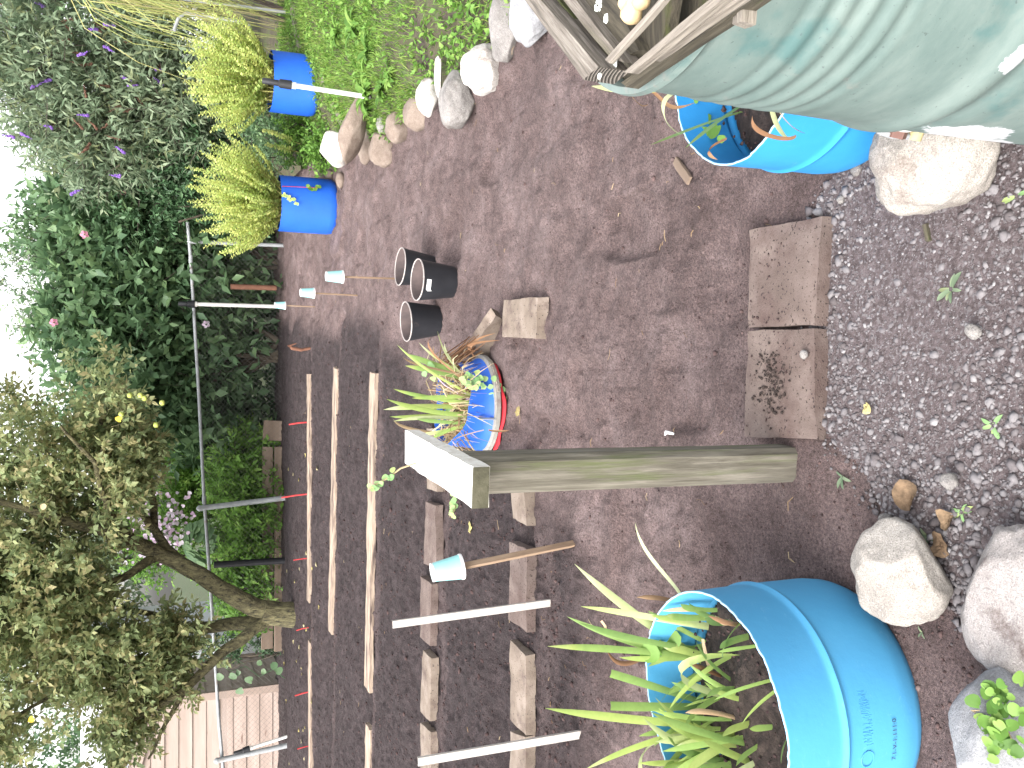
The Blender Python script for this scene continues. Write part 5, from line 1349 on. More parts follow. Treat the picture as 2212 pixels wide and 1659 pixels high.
# ------------------------------------------------------------------ apple tree
AY = 10.75
at_ = thing('apple_tree', 'old lichened apple tree with forked trunk and thin olive leaves', 'tree', aty(655, 1328, AY))
def ap(x, y, dy=0.0): return aty(x, y, AY + dy)
mb = MB()
limb(mb, [ap(672, 1330), ap(650, 1329), ap(610, 1327), ap(565, 1322)], .18, .145, 14, .012)
limb(mb, [ap(590, 1322), ap(545, 1310), ap(480, 1275), ap(430, 1240), ap(380, 1212), ap(330, 1195)], .125, .08, 12)
limb(mb, [ap(590, 1330), ap(540, 1345, .1), ap(480, 1350, .2), ap(400, 1358, .3), ap(300, 1365, .3), ap(180, 1380, .3), ap(60, 1400, .4)], .10, .035, 10)
limb(mb, [ap(585, 1335), ap(545, 1360, -.1), ap(490, 1400, -.2), ap(450, 1440, -.3), ap(400, 1490, -.4), ap(330, 1530, -.4), ap(240, 1590, -.5)], .085, .03, 9)
mb.build('trunk', M['bark_apple'], at_)
for pts, r0, r1 in (([ap(345, 1200), ap(300, 1175, -.1), ap(250, 1160, -.2), ap(180, 1135, -.2), ap(90, 1110, -.3), ap(-20, 1080, -.3)], .10, .03),
                    ([ap(400, 1225), ap(360, 1185, .1), ap(335, 1140, .15), ap(330, 1090, .2), ap(318, 1040, .2), ap(290, 985, .2)], .07, .025),
                    ([ap(330, 1140, .1), ap(305, 1105), ap(290, 1060), ap(280, 1010), ap(240, 950), ap(200, 880)], .05, .015),
                    ([ap(300, 1175), ap(245, 1130, -.3), ap(230, 1080, -.4), ap(200, 1000, -.5), ap(130, 920, -.6)], .06, .015),
                    ([ap(345, 1200), ap(300, 1225, -.2), ap(240, 1260, -.3), ap(150, 1290, -.4), ap(40, 1320, -.4)], .06, .02),
                    ([ap(400, 1358, .3), ap(330, 1330, .4), ap(230, 1300, .5), ap(100, 1250, .5)], .05, .015),
                    ([ap(300, 1365, .3), ap(230, 1420), ap(140, 1480, -.2), ap(20, 1560, -.3)], .05, .015),
                    ([ap(400, 1490, -.4), ap(360, 1560, -.4), ap(320, 1640, -.5)], .035, .012)):
    limb(MB(), pts, r0, r1).build('limb', M['bark_apple'], at_)
def bl(x, y, dy, r_): p = ap(x, y, dy); return ((p.x, p.y, p.z), r_)
AB = [bl(20, 930, .2, (.6, .7, .5)), bl(-20, 1130, .4, (.8, .8, .6)), bl(300, 1540, -.2, (.4, .4, .2)), bl(215, 850, -.1, (.62, .7, .55)), bl(120, 950, 0, (.75, .9, .65)), bl(60, 1080, -.2, (.8, .9, .6)), bl(250, 960, .1, (.65, .7, .45)), bl(190, 1080, -.3, (.75, .8, .55)), bl(290, 1000, .1, (.45, .6, .28)), bl(100, 1220, -.3, (.85, .9, .7)),
      bl(40, 1380, -.2, (.9, 1, .7)), bl(200, 1350, -.2, (.7, .8, .5)), bl(120, 1500, -.3, (.85, .9, .65)), bl(240, 1450, -.3, (.65, .7, .42)), bl(330, 1400, -.2, (.5, .5, .35)), bl(400, 1420, -.3, (.4, .4, .35)),
      bl(365, 1445, -.4, (.3, .35, .22)), bl(220, 1580, -.4, (.6, .7, .36)), bl(60, 1620, -.3, (.8, .9, .6)), bl(150, 1660, -.4, (.6, .7, .42)), bl(-90, 1000, 0, (.8, .9, .6)), bl(-100, 1250, 0, (1, 1, .7)), bl(-100, 1500, 0, (1, 1, .7)), bl(400, 1370, -.35, (.3, .25, .2))]
c_obj, tp_, tw_ = crown('crown', AB, 8600, 10, .22, (.062, .1), .55, M['leaf_apple'], at_, shell=.25, up=.15, gap=.12, seed=4)
twigs('twigs', tp_, tw_, .22, .0035, M['bark_apple'], at_, 7)
for k, (x, y) in enumerate(((280, 854), (303, 854), (312, 860), (350, 870), (337, 918), (262, 895))):
    c = ap(x, y, -.75); MB().lathe([(0, -.028), (.016, -.026), (.028, -.014), (.03, .003), (.023, .02), (.009, .026), (0, .022)], c, 14).build('apple', M['apple'], at_)
for k, (x, y, mm) in enumerate(((92, 1093, 'straw'), (66, 1556, 'fl_yellow'), (258, 906, 'fl_yellow'))):
    round_leaf(at_, ap(x, y, -1.0), (.2, -1, .3), .034, M[mm], name='yellow_leaf', seed=k, rnd=.6)

# ------------------------------------------------------------------ leafy hedge shrubs behind the fence
def shrub(label, base, blobs, n, per, tl, ll, ww, m, stems=0, stem_m='bark', stem_h=1.0, fan=.6, name='shrub', seed=0, cat='shrub', sr=.03, **kw):
    base = Vector(base); t = thing(name, label, cat, base)
    o, tp_, tw_ = crown('foliage', blobs, n, per, tl, ll, ww, M[m], t, seed=seed, **kw)
    rr = random.Random(seed)
    if stems:
        for k in range(stems):
            b = base + Vector((rr.uniform(-.15, .15), rr.uniform(-.12, .12), 0)); tx = rr.uniform(-fan, fan); ty = rr.uniform(-.4, .3)
            limb(MB(), [b, b + Vector((tx * .35, ty * .3, stem_h * .45)), b + Vector((tx * .8, ty * .7, stem_h * .9)), b + Vector((tx * 1.2, ty, stem_h * 1.4))], sr * rr.uniform(.6, 1.3), sr * .35, 7, .05).build('stem', M[stem_m], t)
    twigs('twigs', tp_, tw_, tl * 1.2, .0045, M['bark_dark'], t, 4)
    return t
def hb(x, y, Y, r_): p = aty(x, y, Y); return ((p.x, p.y, p.z), r_)
shrub('broad leaved green shrub with fanning brown stems behind the pipe rail', aty(606, 755, 13.1), [hb(300, 760, 13.3, (.75, .6, .55)), hb(220, 720, 13.5, (.7, .6, .6)), hb(330, 850, 13.3, (.55, .55, .4)), hb(340, 660, 13.2, (.6, .6, .5)), hb(410, 800, 13.2, (.5, .4, .25)), hb(395, 690, 13.1, (.55, .4, .3)), hb(430, 900, 13.4, (.5, .4, .35)), hb(480, 960, 13.6, (.4, .4, .4)), hb(455, 740, 13.0, (.6, .3, .3))], 1500, 9, .5, (.13, .22), .52, 'leaf_laurel', 9, stem_h=1.05, fan=.8, seed=21, up=.0, droop=.5, shell=.5, sr=.045)
shrub('tall green shrub with drooping sprays next to the gold bush', aty(602, 560, 13.0), [hb(300, 540, 13.2, (.6, .6, .6)), hb(220, 480, 13.4, (.75, .7, .6)), hb(380, 580, 13.0, (.6, .5, .45)), hb(230, 600, 13.4, (.7, .6, .6)), hb(430, 540, 12.9, (.5, .4, .4)), hb(480, 610, 13.0, (.4, .35, .3)), hb(330, 470, 13.0, (.6, .5, .5))], 1350, 9, .5, (.13, .21), .52, 'leaf_laurel', 6, stem_h=1.0, seed=22, up=.05, droop=.4, shell=.5, sr=.04)
shrub('dark evergreen shrub mass between the two gold bushes', aty(600, 380, 12.2), [hb(330, 420, 12.6, (.7, .6, .65)), hb(400, 350, 12.0, (.6, .6, .5)), hb(470, 300, 11.6, (.55, .5, .4)), hb(300, 340, 12.8, (.7, .7, .6)), hb(520, 420, 11.9, (.45, .4, .4))], 2300, 9, .25, (.06, .1), .45, 'leaf_dark', 8, stem_h=.9, fan=.6, seed=23, shell=.4)
shrub('tall wispy shrub rising into the sky behind the broad leaved one', aty(600, 640, 14.2), [hb(150, 690, 14.2, (.6, .6, .7)), hb(60, 600, 14.4, (.45, .5, .6)), hb(170, 560, 14.3, (.6, .6, .6)), hb(110, 650, 14.2, (.5, .5, .5)), hb(230, 650, 14.1, (.7, .6, .5))], 760, 9, .3, (.05, .09), .5, 'leaf_grey', 5, stem_h=1.6, seed=24, shell=.2, gap=.15)
shrub('green shrub with long upright shoots against the white sky', aty(600, 500, 14.0), [hb(170, 430, 13.8, (.75, .7, .5)), hb(120, 510, 14, (.4, .5, .5)), hb(240, 400, 13.6, (.7, .7, .5)), hb(200, 520, 13.9, (.6, .6, .5))], 900, 9, .34, (.07, .12), .5, 'leaf_laurel', 4, stem_h=1.6, seed=25, shell=.3, gap=.15, up=.5)
sp_ = thing('shrub_shoot', 'leafy upright shoots poking above the hedge into the white sky', 'shoot', aty(420, 700, 13.6))
for (pts) in ([(260, 705), (180, 715), (90, 708), (5, 700)], [(250, 470), (170, 495), (120, 478), (60, 468)], [(260, 640), (190, 610), (120, 620), (40, 640)]):
    q = [aty(a, b, 13.6) for a, b in pts]; limb(MB(), q, .012, .004, 5, .02).build('stem', M['bark_dark'], sp_)
    Pn = []; Dn = []
    for k in range(26):
        f = k / 26 * 3; i = min(int(f), 2); p = q[i].lerp(q[i + 1], f - i); s_ide = (-1) ** k
        Pn.append(p[:]); Dn.append((s_ide * .8, -.3, .25 - .5 * random.random()))
    leaf_mesh('leaf_sprays', np.array(Pn), np.array(Dn), np.full(26, .15), np.full(26, .06), M['leaf_laurel'], sp_, rnd=rng.uniform(.5, 1, 26))

# butterfly bush
bb_ = shrub('big butterfly bush with grey leaves and purple and brown flower spikes', aty(590, 130, 11.8), [hb(60, 60, 12, (.8, .8, .8)), hb(150, 160, 11.8, (.9, .8, .7)), hb(250, 80, 11.6, (.8, .8, .6)), hb(250, 240, 11.8, (.8, .7, .6)), hb(330, 180, 11.4, (.7, .6, .5)), hb(80, 230, 12, (.6, .7, .5)), hb(200, 320, 12, (.6, .6, .5)), hb(0, 20, 12, (.9, .8, .8)), hb(380, 80, 11.4, (.7, .6, .5)), hb(420, 230, 11.2, (.5, .4, .3)), hb(320, 290, 11.8, (.55, .5, .4))], 4200, 9, .24, (.09, .15), .28, 'leaf_grey', 10, stem_h=1.5, fan=1.1, seed=26, shell=.3, gap=.2, name='butterfly_bush', up=.2)
def spike(parent, c, d, L, r_, m, name, seed):
    rr = random.Random(seed); d = Vector(d).normalized(); mb = MB()
    for k in range(16):
        t = k / 15; p = Vector(c) + d * L * t + Vector((rr.uniform(-1, 1), rr.uniform(-1, 1), rr.uniform(-1, 1))) * r_ * .35; q = r_ * (1 - .75 * t) * rr.uniform(.7, 1.1)
        V, T = ICO_V * q + np.array(p), ICO_F; mb.add(V, [tuple(f) for f in T], rr.random())
    return mb.build(name, m, parent, smooth=False)
for k, (x, y) in enumerate(((335, 150), (352, 182), (275, 185), (262, 165), (110, 172), (112, 277), (45, 288), (270, 330), (208, 62), (225, 52), (95, 15), (120, 40), (225, 100), (30, 296), (155, 418), (260, 380), (68, 190), (170, 120), (60, 110), (190, 250))):
    c = aty(x, y, 11.0 + (.4 if x < 150 else 0)); spike(bb_, c, (random.uniform(-.5, .5), -.2, random.choice((-.8, .6, .9))), .12, .022, M['fl_purple'], 'flower_spike', k)
for k in range(46):
    x, y = random.uniform(0, 350), random.uniform(0, 330); c = aty(x, y, 11.15 + (.5 if x < 150 else 0))
    if x < 110 and y > 240: continue
    spike(bb_, c, (random.uniform(-.6, .6), -.2, random.uniform(-.2, 1)), .15, .02, M['fl_brown'], 'spent_spike', 50 + k)

# rose coloured and white blooms on the hedge
for k, (x, y, mm, lb) in enumerate(((182, 506, 'fl_rose', 'pink rose bloom high on the green shrub'), (116, 696, 'fl_rose', 'pink bloom at the skyline of the wispy shrub'), (264, 412, 'fl_rose', 'small pink bloom deep in the dark shrub'), (370, 254, 'fl_pink', 'white bloom beside the gold bush'), (392, 464, 'fl_rose', 'tiny pink bloom beside the gold bush'), (445, 700, 'fl_pink', 'pale bloom under the rail'))):
    t = thing('bloom', lb, 'flower', aty(x, y, 12.3 - .6 * (k == 3)))
    for j in range(6):
        a = j * 1.05; round_leaf(t, aty(x, y, 12.3 - .6 * (k == 3)) + Vector((.028 * math.cos(a), -.01 * (j % 2), .028 * math.sin(a))), (math.cos(a) * .5, -1, math.sin(a) * .5), .024, M[mm], name='petal', seed=j, rnd=.3 + .1 * j)

# neighbour's garden beyond the fence: bright leafy growth
NB = ((1020, 500, 13.2, 'leafy bright green plant between hedge and mallow'), (1100, 545, 13.0, 'bright green seedling growth behind the timber edging'), (1180, 520, 13.1, 'green bushy growth below the mallow flowers'), (1260, 520, 13.2, 'green weedy growth beside the black fence sleeve'), (1010, 420, 13.9, 'tall green plant rising behind the pipe rail'), (1366, 585, 13.3, 'dark weedy growth between trunk and shed'))
for k, (y, x, Y, lb) in enumerate(NB):
    c = aty(x, y, Y); g = 'leaf_lush'; Y = 12.85 if k != 4 else Y
    if k == 5:
        shrub(lb, (c.x, Y, -.14), [((c.x, Y, c.z), (.16, .2, .25)), ((c.x, Y, .7), (.14, .2, .4))], 150, 9, .12, (.04, .08), .5, 'leaf_dark', 3, stem_h=.6, fan=.1, seed=45, shell=.2, name='garden_plant', cat='plant', sr=.012)
        continue
    shrub(lb, (c.x, Y, -.14), [((c.x, Y, c.z), (.5, .4, .3)), ((c.x + .3, Y + .1, c.z - .2), (.4, .35, .3)), ((c.x - .25, Y, c.z - .1), (.4, .35, .35)), ((c.x, Y, .15), (.5, .35, .3))], 640, 9, .2, (.06, .12), .5, g, 4, stem_m='bark_dark', stem_h=.5, fan=.4, seed=40 + k, shell=.2, name='garden_plant', cat='plant', sr=.012)
ml = shrub('mallow bush covered in pale pink flowers behind the fence', (aty(500, 1140, 13.6).x, 13.6, -.14), [hb(340, 1130, 13.5, (.55, .45, .45)), hb(290, 1100, 13.7, (.5, .4, .35)), hb(390, 1160, 13.4, (.5, .4, .35)), hb(330, 1190, 13.5, (.45, .4, .4)), hb(430, 1060, 13.6, (.5, .4, .5)), hb(480, 1150, 13.6, (.7, .4, .5))], 760, 8, .18, (.05, .09), .6, 'leaf_lush', 6, stem_h=1.1, fan=.4, seed=50, shell=.3, name='mallow_bush', sr=.014)
for k in range(230):
    x = random.gauss(345, 42); y = random.gauss(1140, 45)
    if not (255 < x < 440 and 1045 < y < 1225): continue
    c = aty(x, y, random.uniform(12.85, 13.15)); nrm = Vector((random.uniform(-.6, .6), -1, random.uniform(-.2, .7)))
    round_leaf(ml, c, nrm, random.uniform(.022, .036), M['fl_pink'], name='blossom', seed=k, rnd=random.random(), lobe=.05)
# cabbage like plant under the rail
kb = thing('kale_plant', 'big grey green kale like rosette under the pipe rail', 'kale', (aty(430, 1170, 12.95).x, 12.95, -.1))
for k in range(40):
    a = k * 2.4; e_ = .08 + .2 * (k / 40); c = aty(425, 1170, 12.95) + Vector((e_ * math.cos(a) * 1.1, -.15 + e_ * math.sin(a) * .4, .16 * math.sin(a) - .02))
    round_leaf(kb, c, (math.cos(a) * .6, -.7, .6 + .3 * math.sin(a)), .075, M['leaf_laurel'], seed=k, rnd=.3 + .5 * random.random(), lobe=.3)
MB().tube([(kb.location.x, 12.95, -.1), aty(440, 1170, 12.95)], .03, 8).build('stem', M['bark'], kb)
# climbing bindweed on the wire in front of the shed
bw = thing('bindweed', 'bindweed vine with heart leaves climbing the wire before the shed', 'vine', aty(615, 1470, 11.95))
vp = [aty(615, 1465, 11.95), aty(590, 1445, 11.94), aty(560, 1462, 11.94), aty(530, 1440, 11.94), aty(500, 1450, 11.94), aty(470, 1432, 11.94), aty(430, 1420, 11.95)]
limb(MB(), vp, .006, .004, 5, .01).build('stem', M['leaf_dark'], bw)
for k, (x, y) in enumerate(((590, 1436), (568, 1452), (540, 1470), (515, 1452), (500, 1460), (488, 1440), (478, 1462), (560, 1430), (600, 1450), (470, 1405), (520, 1492))):
    round_leaf(bw, aty(x, y, 11.9), (random.uniform(-.4, .4), -1, .4), .04 if k % 2 else .055, M['leaf_laurel'], seed=k, rnd=.3 + .4 * random.random(), lobe=.3)
# dark understorey below the hedge
for k, (x_, w_, lb) in enumerate(((-.4, .7, 'dark low growth behind the bare hedge stems'), (1.0, .8, 'dark low growth behind the iron stake'), (2.4, .8, 'dark low growth behind the tub on the soil'))):
    shrub(lb, (x_, 14.2, -.14), [((x_, 14.2, .15), (w_, .3, .4)), ((x_ + .3, 14.3, .6), (w_, .3, .4)), ((x_ - .3, 14.3, .9), (w_, .3, .3))], 420, 9, .2, (.07, .12), .5, 'leaf_dark', 4, stem_h=.6, fan=.4, seed=140 + k, shell=.1, name='garden_plant', cat='plant', sr=.014)

# trees filling the distance
def bgtree(label, x, Y, h, rad, n, m, seed):
    t = thing('background_tree', label, 'tree', (x, Y, -.14))
    limb(MB(), [(x, Y, -.14), (x + .1, Y, h * .4), (x - .1, Y, h * .75)], .2, .05, 9, .1).build('trunk', M['bark'], t)
    rr = random.Random(seed)
    bls = [((x + rr.uniform(-.5, .5) * rad, Y + rr.uniform(-.4, .4) * rad, h * rr.uniform(.3, .95)), (rad * rr.uniform(.35, .6),) * 2 + (rad * rr.uniform(.3, .5),)) for _ in range(9)]
    crown('crown', bls, n, 9, .4, (.1, .18), .5, M[m], t, shell=.3, gap=.2, seed=seed)
bgtree('mid green tree behind the apple crown and metal building', -8.0, 20, 5.5, 2.8, 1100, 'leaf_laurel', 61)
bgtree('grey green tree behind the middle of the apple crown', -3.6, 19, 4.6, 2.4, 1000, 'leaf_grey', 62)
bgtree('low green tree behind the mallow bush', -.6, 18, 2.9, 1.6, 800, 'leaf_laurel', 63)
bgtree('dark tree behind the broad leaved hedge shrub', 2.2, 17.5, 2.6, 1.8, 800, 'leaf_dark', 64)
bgtree('leafy tree behind the butterfly bush', 7.6, 17, 4.6, 2.2, 1000, 'leaf_laurel', 65)
bgtree('dark shrubby tree behind the shoots of the hedge', 4.4, 17.0, 2.5, 1.7, 700, 'leaf_dark', 66)

# ------------------------------------------------------------------ golden shrubs in the tubs
def gold(label, c, n, spread, h, seed, lean=(0, 0)):
    t = thing('gold_shrub', label, 'shrub', c); rr = random.Random(seed)
    mb = MB(); P = []; D = []; L = []; Rn = []
    for k in range(n):
        b = Vector(c) + Vector((rr.gauss(0, .08), rr.gauss(0, .08), 0)); az = rr.random() * 6.28; sp = spread * .62 * math.sqrt(rr.random())
        o = Vector((math.cos(az) * sp + lean[0], math.sin(az) * sp * .8 + lean[1], 0)); hh = h * rr.uniform(.5, 1.05) * (1 - .36 * (sp / (spread * .62)) ** 2)
        q = [b, b + Vector((0, 0, hh * .35)) + o * .4, b + Vector((0, 0, hh * .7)) + o * .9, b + Vector((0, 0, hh)) + o * 1.15]
        mb.tube(q, [.004, .0035, .0025, .0012], 4, cap=False, r=rr.random())
        cr = rr.random()
        for j in range(64):
            f = .22 + .78 * j / 64; g = f * 3; i = min(int(g), 2); p = q[i].lerp(q[i + 1], g - i); a = j * 1.65 + k
            d = Vector((math.cos(a), math.sin(a), rr.uniform(0, .6)))
            P.append(p[:]); D.append(d[:]); L.append(rr.uniform(.03, .05) * (1.3 - .75 * f)); Rn.append(min(1, max(0, 0.45 * cr + .55 * rr.random())))
    mb.build('stems', M['gold_stem'], t, smooth=False)
    L = np.array(L); leaf_mesh('foliage', np.array(P), np.array(D), L, L * .8, M['leaf_gold'], t, rnd=np.array(Rn))
    return t
gold('yellow green leafy shrub bursting from the tub on the soil', TA + Vector((0, 0, .45)), 240, .74, .94, 71, (.02, -.05))
gold('yellow green leafy shrub in the tub behind the white pole', TB + Vector((0, 0, .35)), 240, .74, .86, 72, (.03, -.05))
t = gold('stray golden sprig leaning out between the two tubs', aty(650, 320, 8.7), 3, .1, .5, 73, (.05, -.1))
tr = thing('trailing_vine', 'thin vine trailing down the front of the tub on the soil', 'vine', TA + Vector((.0, -.27, .52)))
MB().tube([TA + Vector((.02, -.2, .5)), TA + Vector((.03, -.275, .54)), TA + Vector((.0, -.285, .45)), TA + Vector((-.04, -.29, .40))], .003, 5).build('stem', M['gold_stem'], tr)
for k in range(12): round_leaf(tr, TA + Vector((.03 - .006 * k + random.uniform(-.02, .02), -.292, .53 - .012 * k)), (0, -1, .3), .016, M['leaf_gold'], seed=k, rnd=random.random())
for k in range(8): round_leaf(tr, TA + Vector((.12 + random.uniform(-.02, .02), -.262 , .30 - .016 * k)), (0.2, -1, .3), .02, M['leaf_bright'], seed=k, rnd=random.random())
MB().tube([TA + Vector((.1, -.23, .5)), TA + Vector((.11, -.255, .53)), TA + Vector((.115, -.258, .4)), TA + Vector((.12, -.26, .2))], .003, 5).build('stem', M['red_stick'], tr)

# broom with hanging green stems, hoop rack
br = thing('broom_bush', 'broom bush of hanging yellow green whippy stems over the rack', 'broom', (aty(640, 10, 8.9).x, 9.1, .3))
mb = MB(); rr = random.Random(77)
for k in range(420):
    top = aty(rr.uniform(150, 420), rr.uniform(-170, 5), rr.uniform(8.6, 9.5)); a = rr.gauss(0, .5)
    L = rr.uniform(.5, 1.15); dx = -abs(rr.gauss(0, .28)) * L
    p1 = top + Vector((dx * .45, rr.uniform(-.1, .1), -.12 * L)); p2 = top + Vector((dx * .85, rr.uniform(-.15, .1), -.55 * L)); p3 = top + Vector((dx, rr.uniform(-.2, .1), -L * 1.1))
    p3.z = max(p3.z, .36)
    mb.tube([top, p1, p2, p3], [.0045, .004, .0032, .0015], 3, cap=False, r=rr.random())
mb.build('whips', M['broom'], br, smooth=False)
for k in range(5): limb(MB(), [(br.location.x + .1 * k - .1, 9.1, .3), (br.location.x + .15 * k, 9.2, 1.0), (br.location.x + .2 * k - .1, 9.1, 1.8)], .03, .012, 6).build('stem', M['bark_dark'], br)
hp = thing('hoop_rack', 'grey bent tube rack half hidden by the broom stems', 'rack', (aty(540, 60, 8.8).x, 8.8, .3))
hpts = [aty(545, 125, 8.8) , aty(543, 75, 8.8), aty(538, 55, 8.8), aty(525, 48, 8.8), aty(450, 36, 8.8), aty(402, 28, 8.8), aty(385, 40, 8.8), aty(376, 66, 8.8)]
MB().tube(hpts, .016, 8).build('tube_hoop', M['galv'], hp)
MB().tube([aty(370, -5, 8.8), aty(555, 18, 8.8), aty(640, 30, 8.8)], .014, 8).build('tube_leg', M['galv'], hp)
# old timber behind the lawn
for k, (a_, b_, w_, lb) in enumerate((((668, 165), (684, 285), .11, 'grey weathered board lying in the grass before the blue tub'), ((640, 20), (652, 112), .1, 'old grey timber edging the bed under the broom'))):
    A = onz(*a_, .37); B = onz(*b_, .33); A.z = lz(A.x, A.y) + .03; B.z = lz(B.x, B.y) + .03
    d = B - A; q = Vector((-d.y, d.x, 0)).normalized() * w_ / 2
    slab('board', lb, 'board', M['old_wood'], [A + q, A - q, B - q, B + q], .05, seed=80 + k, amp=.006)

# ------------------------------------------------------------------ lawn: grass and low weeds
def lawn_pts(n, dmin, dmax, ymin, ymax):
    y = rng.uniform(ymin, ymax, n); d = rng.uniform(dmin, dmax, n); x = np.interp(y, XL_Y, XL_X) + d
    return x, y
x, y = lawn_pts(60000, .05, 2.6, 3.6, 9.6)
den = fbm(np.stack([x * 1.6, y * 1.6, x * 0], 1), 4, 101) + .35 * sstep(4.6, 5.6, y) - .2
band = np.exp(-((y - 6.0) / 1.1) ** 2)
k = rng.random(len(x)) < np.clip(.4 + den + .4 * band, .12, 1)
x, y = x[k], y[k]; n = len(x)
D = np.stack([rng.normal(size=n) * .45, rng.normal(size=n) * .45, np.ones(n)], 1); L = rng.uniform(.025, .085, n)
g = leaf_mesh('grass', np.stack([x, y, lawn_z(x, y) - .004], 1), D, L, np.full(n, .006), M['grass'], kind='stuff', rnd=np.clip(rng.random(n) * .8 + .25 * (fbm(np.stack([x, y, x * 0], 1), 3, 7)), 0, 1))
tag(g, 'bright short grass on the bank behind the boulders', 'grass')
x, y = lawn_pts(34000, .0, 2.8, 3.2, 9.8)
den = fbm(np.stack([x * 2.1, y * 2.1, x * 0 + 5], 1), 4, 131)
k = rng.random(len(x)) < np.clip(.38 + 1.2 * den, .08, 1)
x, y = x[k], y[k]; n = len(x); a = rng.random(n) * 6.28
D = np.stack([np.cos(a), np.sin(a), rng.uniform(.1, 1.0, n)], 1); L = rng.uniform(.02, .055, n)
g = leaf_mesh('ground_cover', np.stack([x, y, lawn_z(x, y) + rng.uniform(0, .03, n)], 1), D, L, L * .55, M['leaf_bright'], kind='stuff', rnd=rng.random(n))
tag(g, 'low broad leaved weeds creeping over the bank', 'weeds')
def weed(label, c, n, L, seed, m='leaf_bright', w=.32, h=.5, cat='weed', name='weed'):
    rr = random.Random(seed); t = thing(name, label, cat, c)
    for k in range(n):
        a = rr.random() * 6.28; l = L * rr.uniform(.6, 1.15); o = Vector((math.cos(a), math.sin(a), 0)); b = Vector(c) + o * L * .1 * rr.random()
        blade_obj(t, [b, b + o * l * .4 + Vector((0, 0, l * h)), b + o * l * .95 + Vector((0, 0, l * h * rr.uniform(.1, .9)))], l * w, M[m], seed + k, rnd=rr.random(), nseg=6, side=Vector((-o.y, o.x, 0)), fold=.3)
    return t
WD = (((800, 205), 34, .17, 'bright dock leaves round the foot of the white pole'), ((835, 190), 26, .14, 'bright green weed clump spilling on the round stones'), ((850, 165), 22, .12, 'clump of broad weeds above the buff stone'), ((770, 60), 22, .16, 'big leafy weeds on the bank by the frame edge'), ((800, 110), 20, .14, 'leafy weed tuft in the middle of the bank'), ((720, 70), 18, .16, 'coarse weed tuft behind the bank'), ((870, 240), 9, .08, 'small weed leaning on the grey brown stone'), ((815, 240), 16, .1, 'dandelion leaves beside the leaning slab'))
for k, (px, n_, L_, lb) in enumerate(WD):
    p = onz(px[0], px[1], .2); p = onz(px[0], px[1], max(lz(p.x, p.y), .1)); p.z = lz(p.x, p.y) if p.x > np.interp(p.y, XL_Y, XL_X) else gz(p.x, p.y)
    weed(lb, p, n_, L_, 500 + 40 * k)
# low green growth behind the two tubs
for k, (px, Y, rr_, lb) in enumerate((((640, 290), 8.9, .3, 'soft green ground plant between the tubs'), ((700, 320), 8.3, .22, 'feathery green plant beside the white boulder'), ((600, 300), 9.3, .35, 'glossy green plant behind the stray golden sprig'), ((560, 270), 9.8, .4, 'leafy green plant under the butterfly bush'))):
    c = aty(px[0], px[1], Y); shrub(lb, (c.x, Y, lz(c.x, Y) - .03 if c.x > 2.2 else gz(c.x, Y)), [((c.x, Y, c.z), (rr_, rr_ * .8, rr_ * .5)), ((c.x + .1, Y, c.z - .12), (rr_, rr_ * .8, rr_ * .5))], 260, 8, .1, (.03, .06), .6, 'leaf_bright' if k < 2 else 'leaf_laurel', 0, seed=90 + k, shell=.1, name='garden_plant', cat='plant')

# ------------------------------------------------------------------ weeds, litter near the gravel
for k, (px, n_, L_, lb) in enumerate((((2055, 625), 7, .075, 'chewed dandelion rosette in the gravel'), ((2145, 920), 6, .06, 'slender weed seedling in the gravel path'), ((2010, 1160), 8, .05, 'weed with oval leaves beside the pale boulder'), ((2080, 1105), 6, .055, 'chewed round weed leaves next to the long boulder'), ((1830, 1030), 5, .05, 'small pale weed at the gravel edge by the post'), ((2025, 1225), 4, .035, 'three leaved seedling in front of the pale boulder'), ((2000, 1365), 4, .03, 'tiny seedling in the soil beside the pale boulder'), ((2200, 425), 3, .05, 'single green leaf by the foot of the speckled boulder'), ((1880, 875), 3, .025, 'tiny pale seedling in the trodden gravel'))):
    p = onz(px[0], px[1], .0); p.z = gz(p.x, p.y) + .004
    weed(lb, p, n_, L_ * .62, 900 + 20 * k, 'sedum' if k % 2 else 'leaf_grey', .3, .25)
mt = thing('creeping_vine', 'mat of pale green heart leaves sprawling over the smooth grey boulder', 'vine', onz(2150, 1560, .16))
for k in range(64):
    px = (random.gauss(2160, 26), random.gauss(1560, 46)); c = onz(px[0], px[1], .20 + .02 * random.random())
    round_leaf(mt, c, (random.uniform(-.5, .5), random.uniform(-.7, .1), 1), random.uniform(.007, .015), M['leaf_bright'], seed=k, rnd=random.random(), lobe=.35)
for k in range(7):
    MB().tube([onz(2150, 1560, .17), onz(random.gauss(2150, 20), random.gauss(1560, 30), .2), onz(random.gauss(2155, 30), random.gauss(1560, 45), .18)], .0015, 4).build('stem', M['straw'], mt)
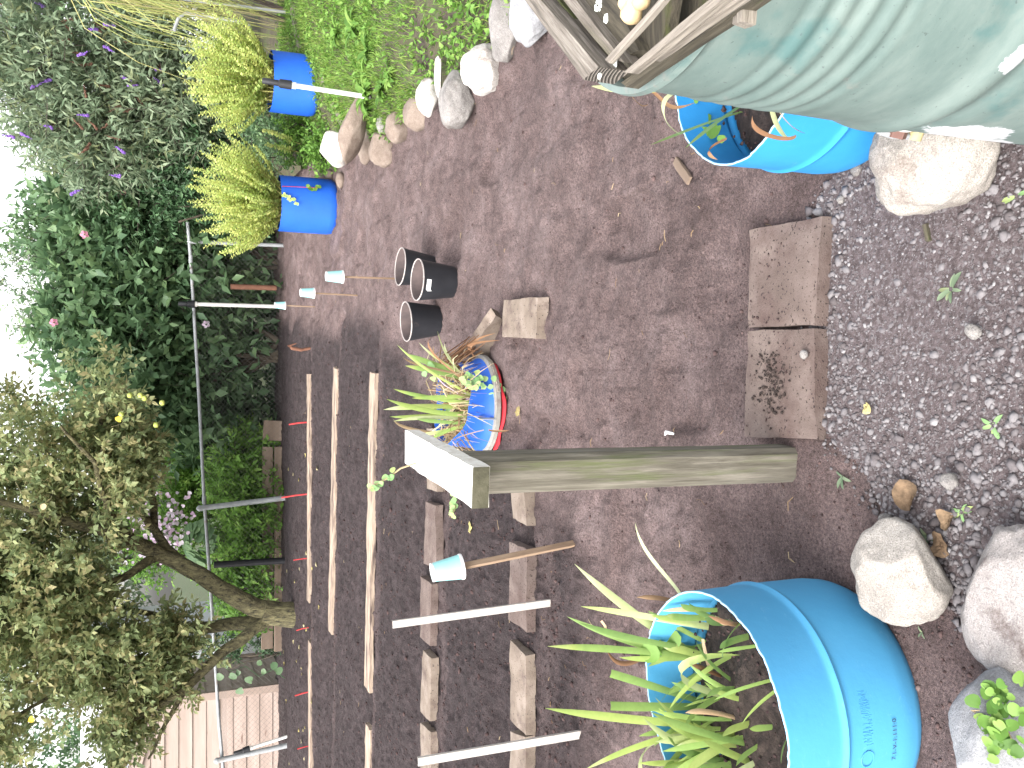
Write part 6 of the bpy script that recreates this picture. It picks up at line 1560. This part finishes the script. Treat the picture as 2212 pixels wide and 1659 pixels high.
def litter(label, px, r_, seed, rnd, curl=.5, z=.015, cat='fallen leaf'):
    c = onz(px[0], px[1], z); c.z = max(z, gz(c.x, c.y) + .008); rr = random.Random(seed); V = []; n = 18; rings = 5; 
    a0 = rr.random() * 6.28
    for j in range(rings + 1):
        f = j / rings
        for k in range(n):
            a = 2 * math.pi * k / n; q = r_ * f * (1 + .3 * math.cos(a) + .1 * math.cos(4 * a + seed))
            V.append(c + Vector((q * math.cos(a + a0), q * .75 * math.sin(a + a0), r_ * curl * f * f * (.5 + .5 * math.sin(2 * a + seed)) + .004 * rr.uniform(-1, 1))))
    Q = [(j * n + k, j * n + (k + 1) % n, (j + 1) * n + (k + 1) % n, (j + 1) * n + k) for j in range(rings) for k in range(n)]
    mb = MB(); mb.add(V, Q, rnd); return tag(mb.build('fallen_leaf', M['leaf_litter'], auto=80), label, cat)
litter('large curled brown withered leaf on the gravel', (1968, 1078), .036, 1, .22, .7)
litter('crumpled pinkish brown leaf between the boulders', (2032, 1182), .03, 2, .2, .8)
litter('tattered tan leaf among the chewed weeds', (2050, 1125), .024, 3, .28, .8)
litter('yellow round leaf on the dug soil by the first slab', (1049, 1138), .03, 4, .7, .2)
litter('pale leaf scrap on the gravel before the slabs', (1872, 880), .014, 5, .75, .3)
litter('pale twisted leaf lying before the red pot base', (1118, 885), .03, 6, .5, .3)
for k in range(34):
    x, y = random.uniform(612, 690), random.uniform(980, 1655); p = gpt(x, y)
    litter('small yellow fallen leaf on the far dug bed', (x, y), random.uniform(.015, .028), 20 + k, random.uniform(.6, .9), .3, p.z + .01)['group'] = 'yellow leaves on the far beds'
# chips of bark and stick
for k, (a_, b_, w_, lb) in enumerate((((1455, 345), (1495, 392), .028, 'flat brown bark strip lying beside the side drum'), ((1985, 480), (1990, 525), .012, 'short mossy stick on the gravel beside the speckled boulder'))):
    A, B = onz(*a_, .03), onz(*b_, .03); A.z = gz(A.x, A.y) + .016; B.z = gz(B.x, B.y) + .016
    d = B - A; q = Vector((-d.y, d.x, 0)).normalized() * w_ / 2
    slab('wood_strip', lb, 'wood strip', M['sleeper' if k == 0 else 'old_dark'], [A + q, A - q, B - q, B + q], .012, seed=120 + k, amp=.003)
A = onz(1455, 937, .04)
tag(MB().tube([A, A + Vector((.004, .03, .01)), A + Vector((-.006, .045, .004))], [.004, .006, .003], 6).build('paper_scrap', M['cup_white']), 'white scrap lying on the soil beside the mossy post', 'scrap')

bpy.context.view_layer.update()
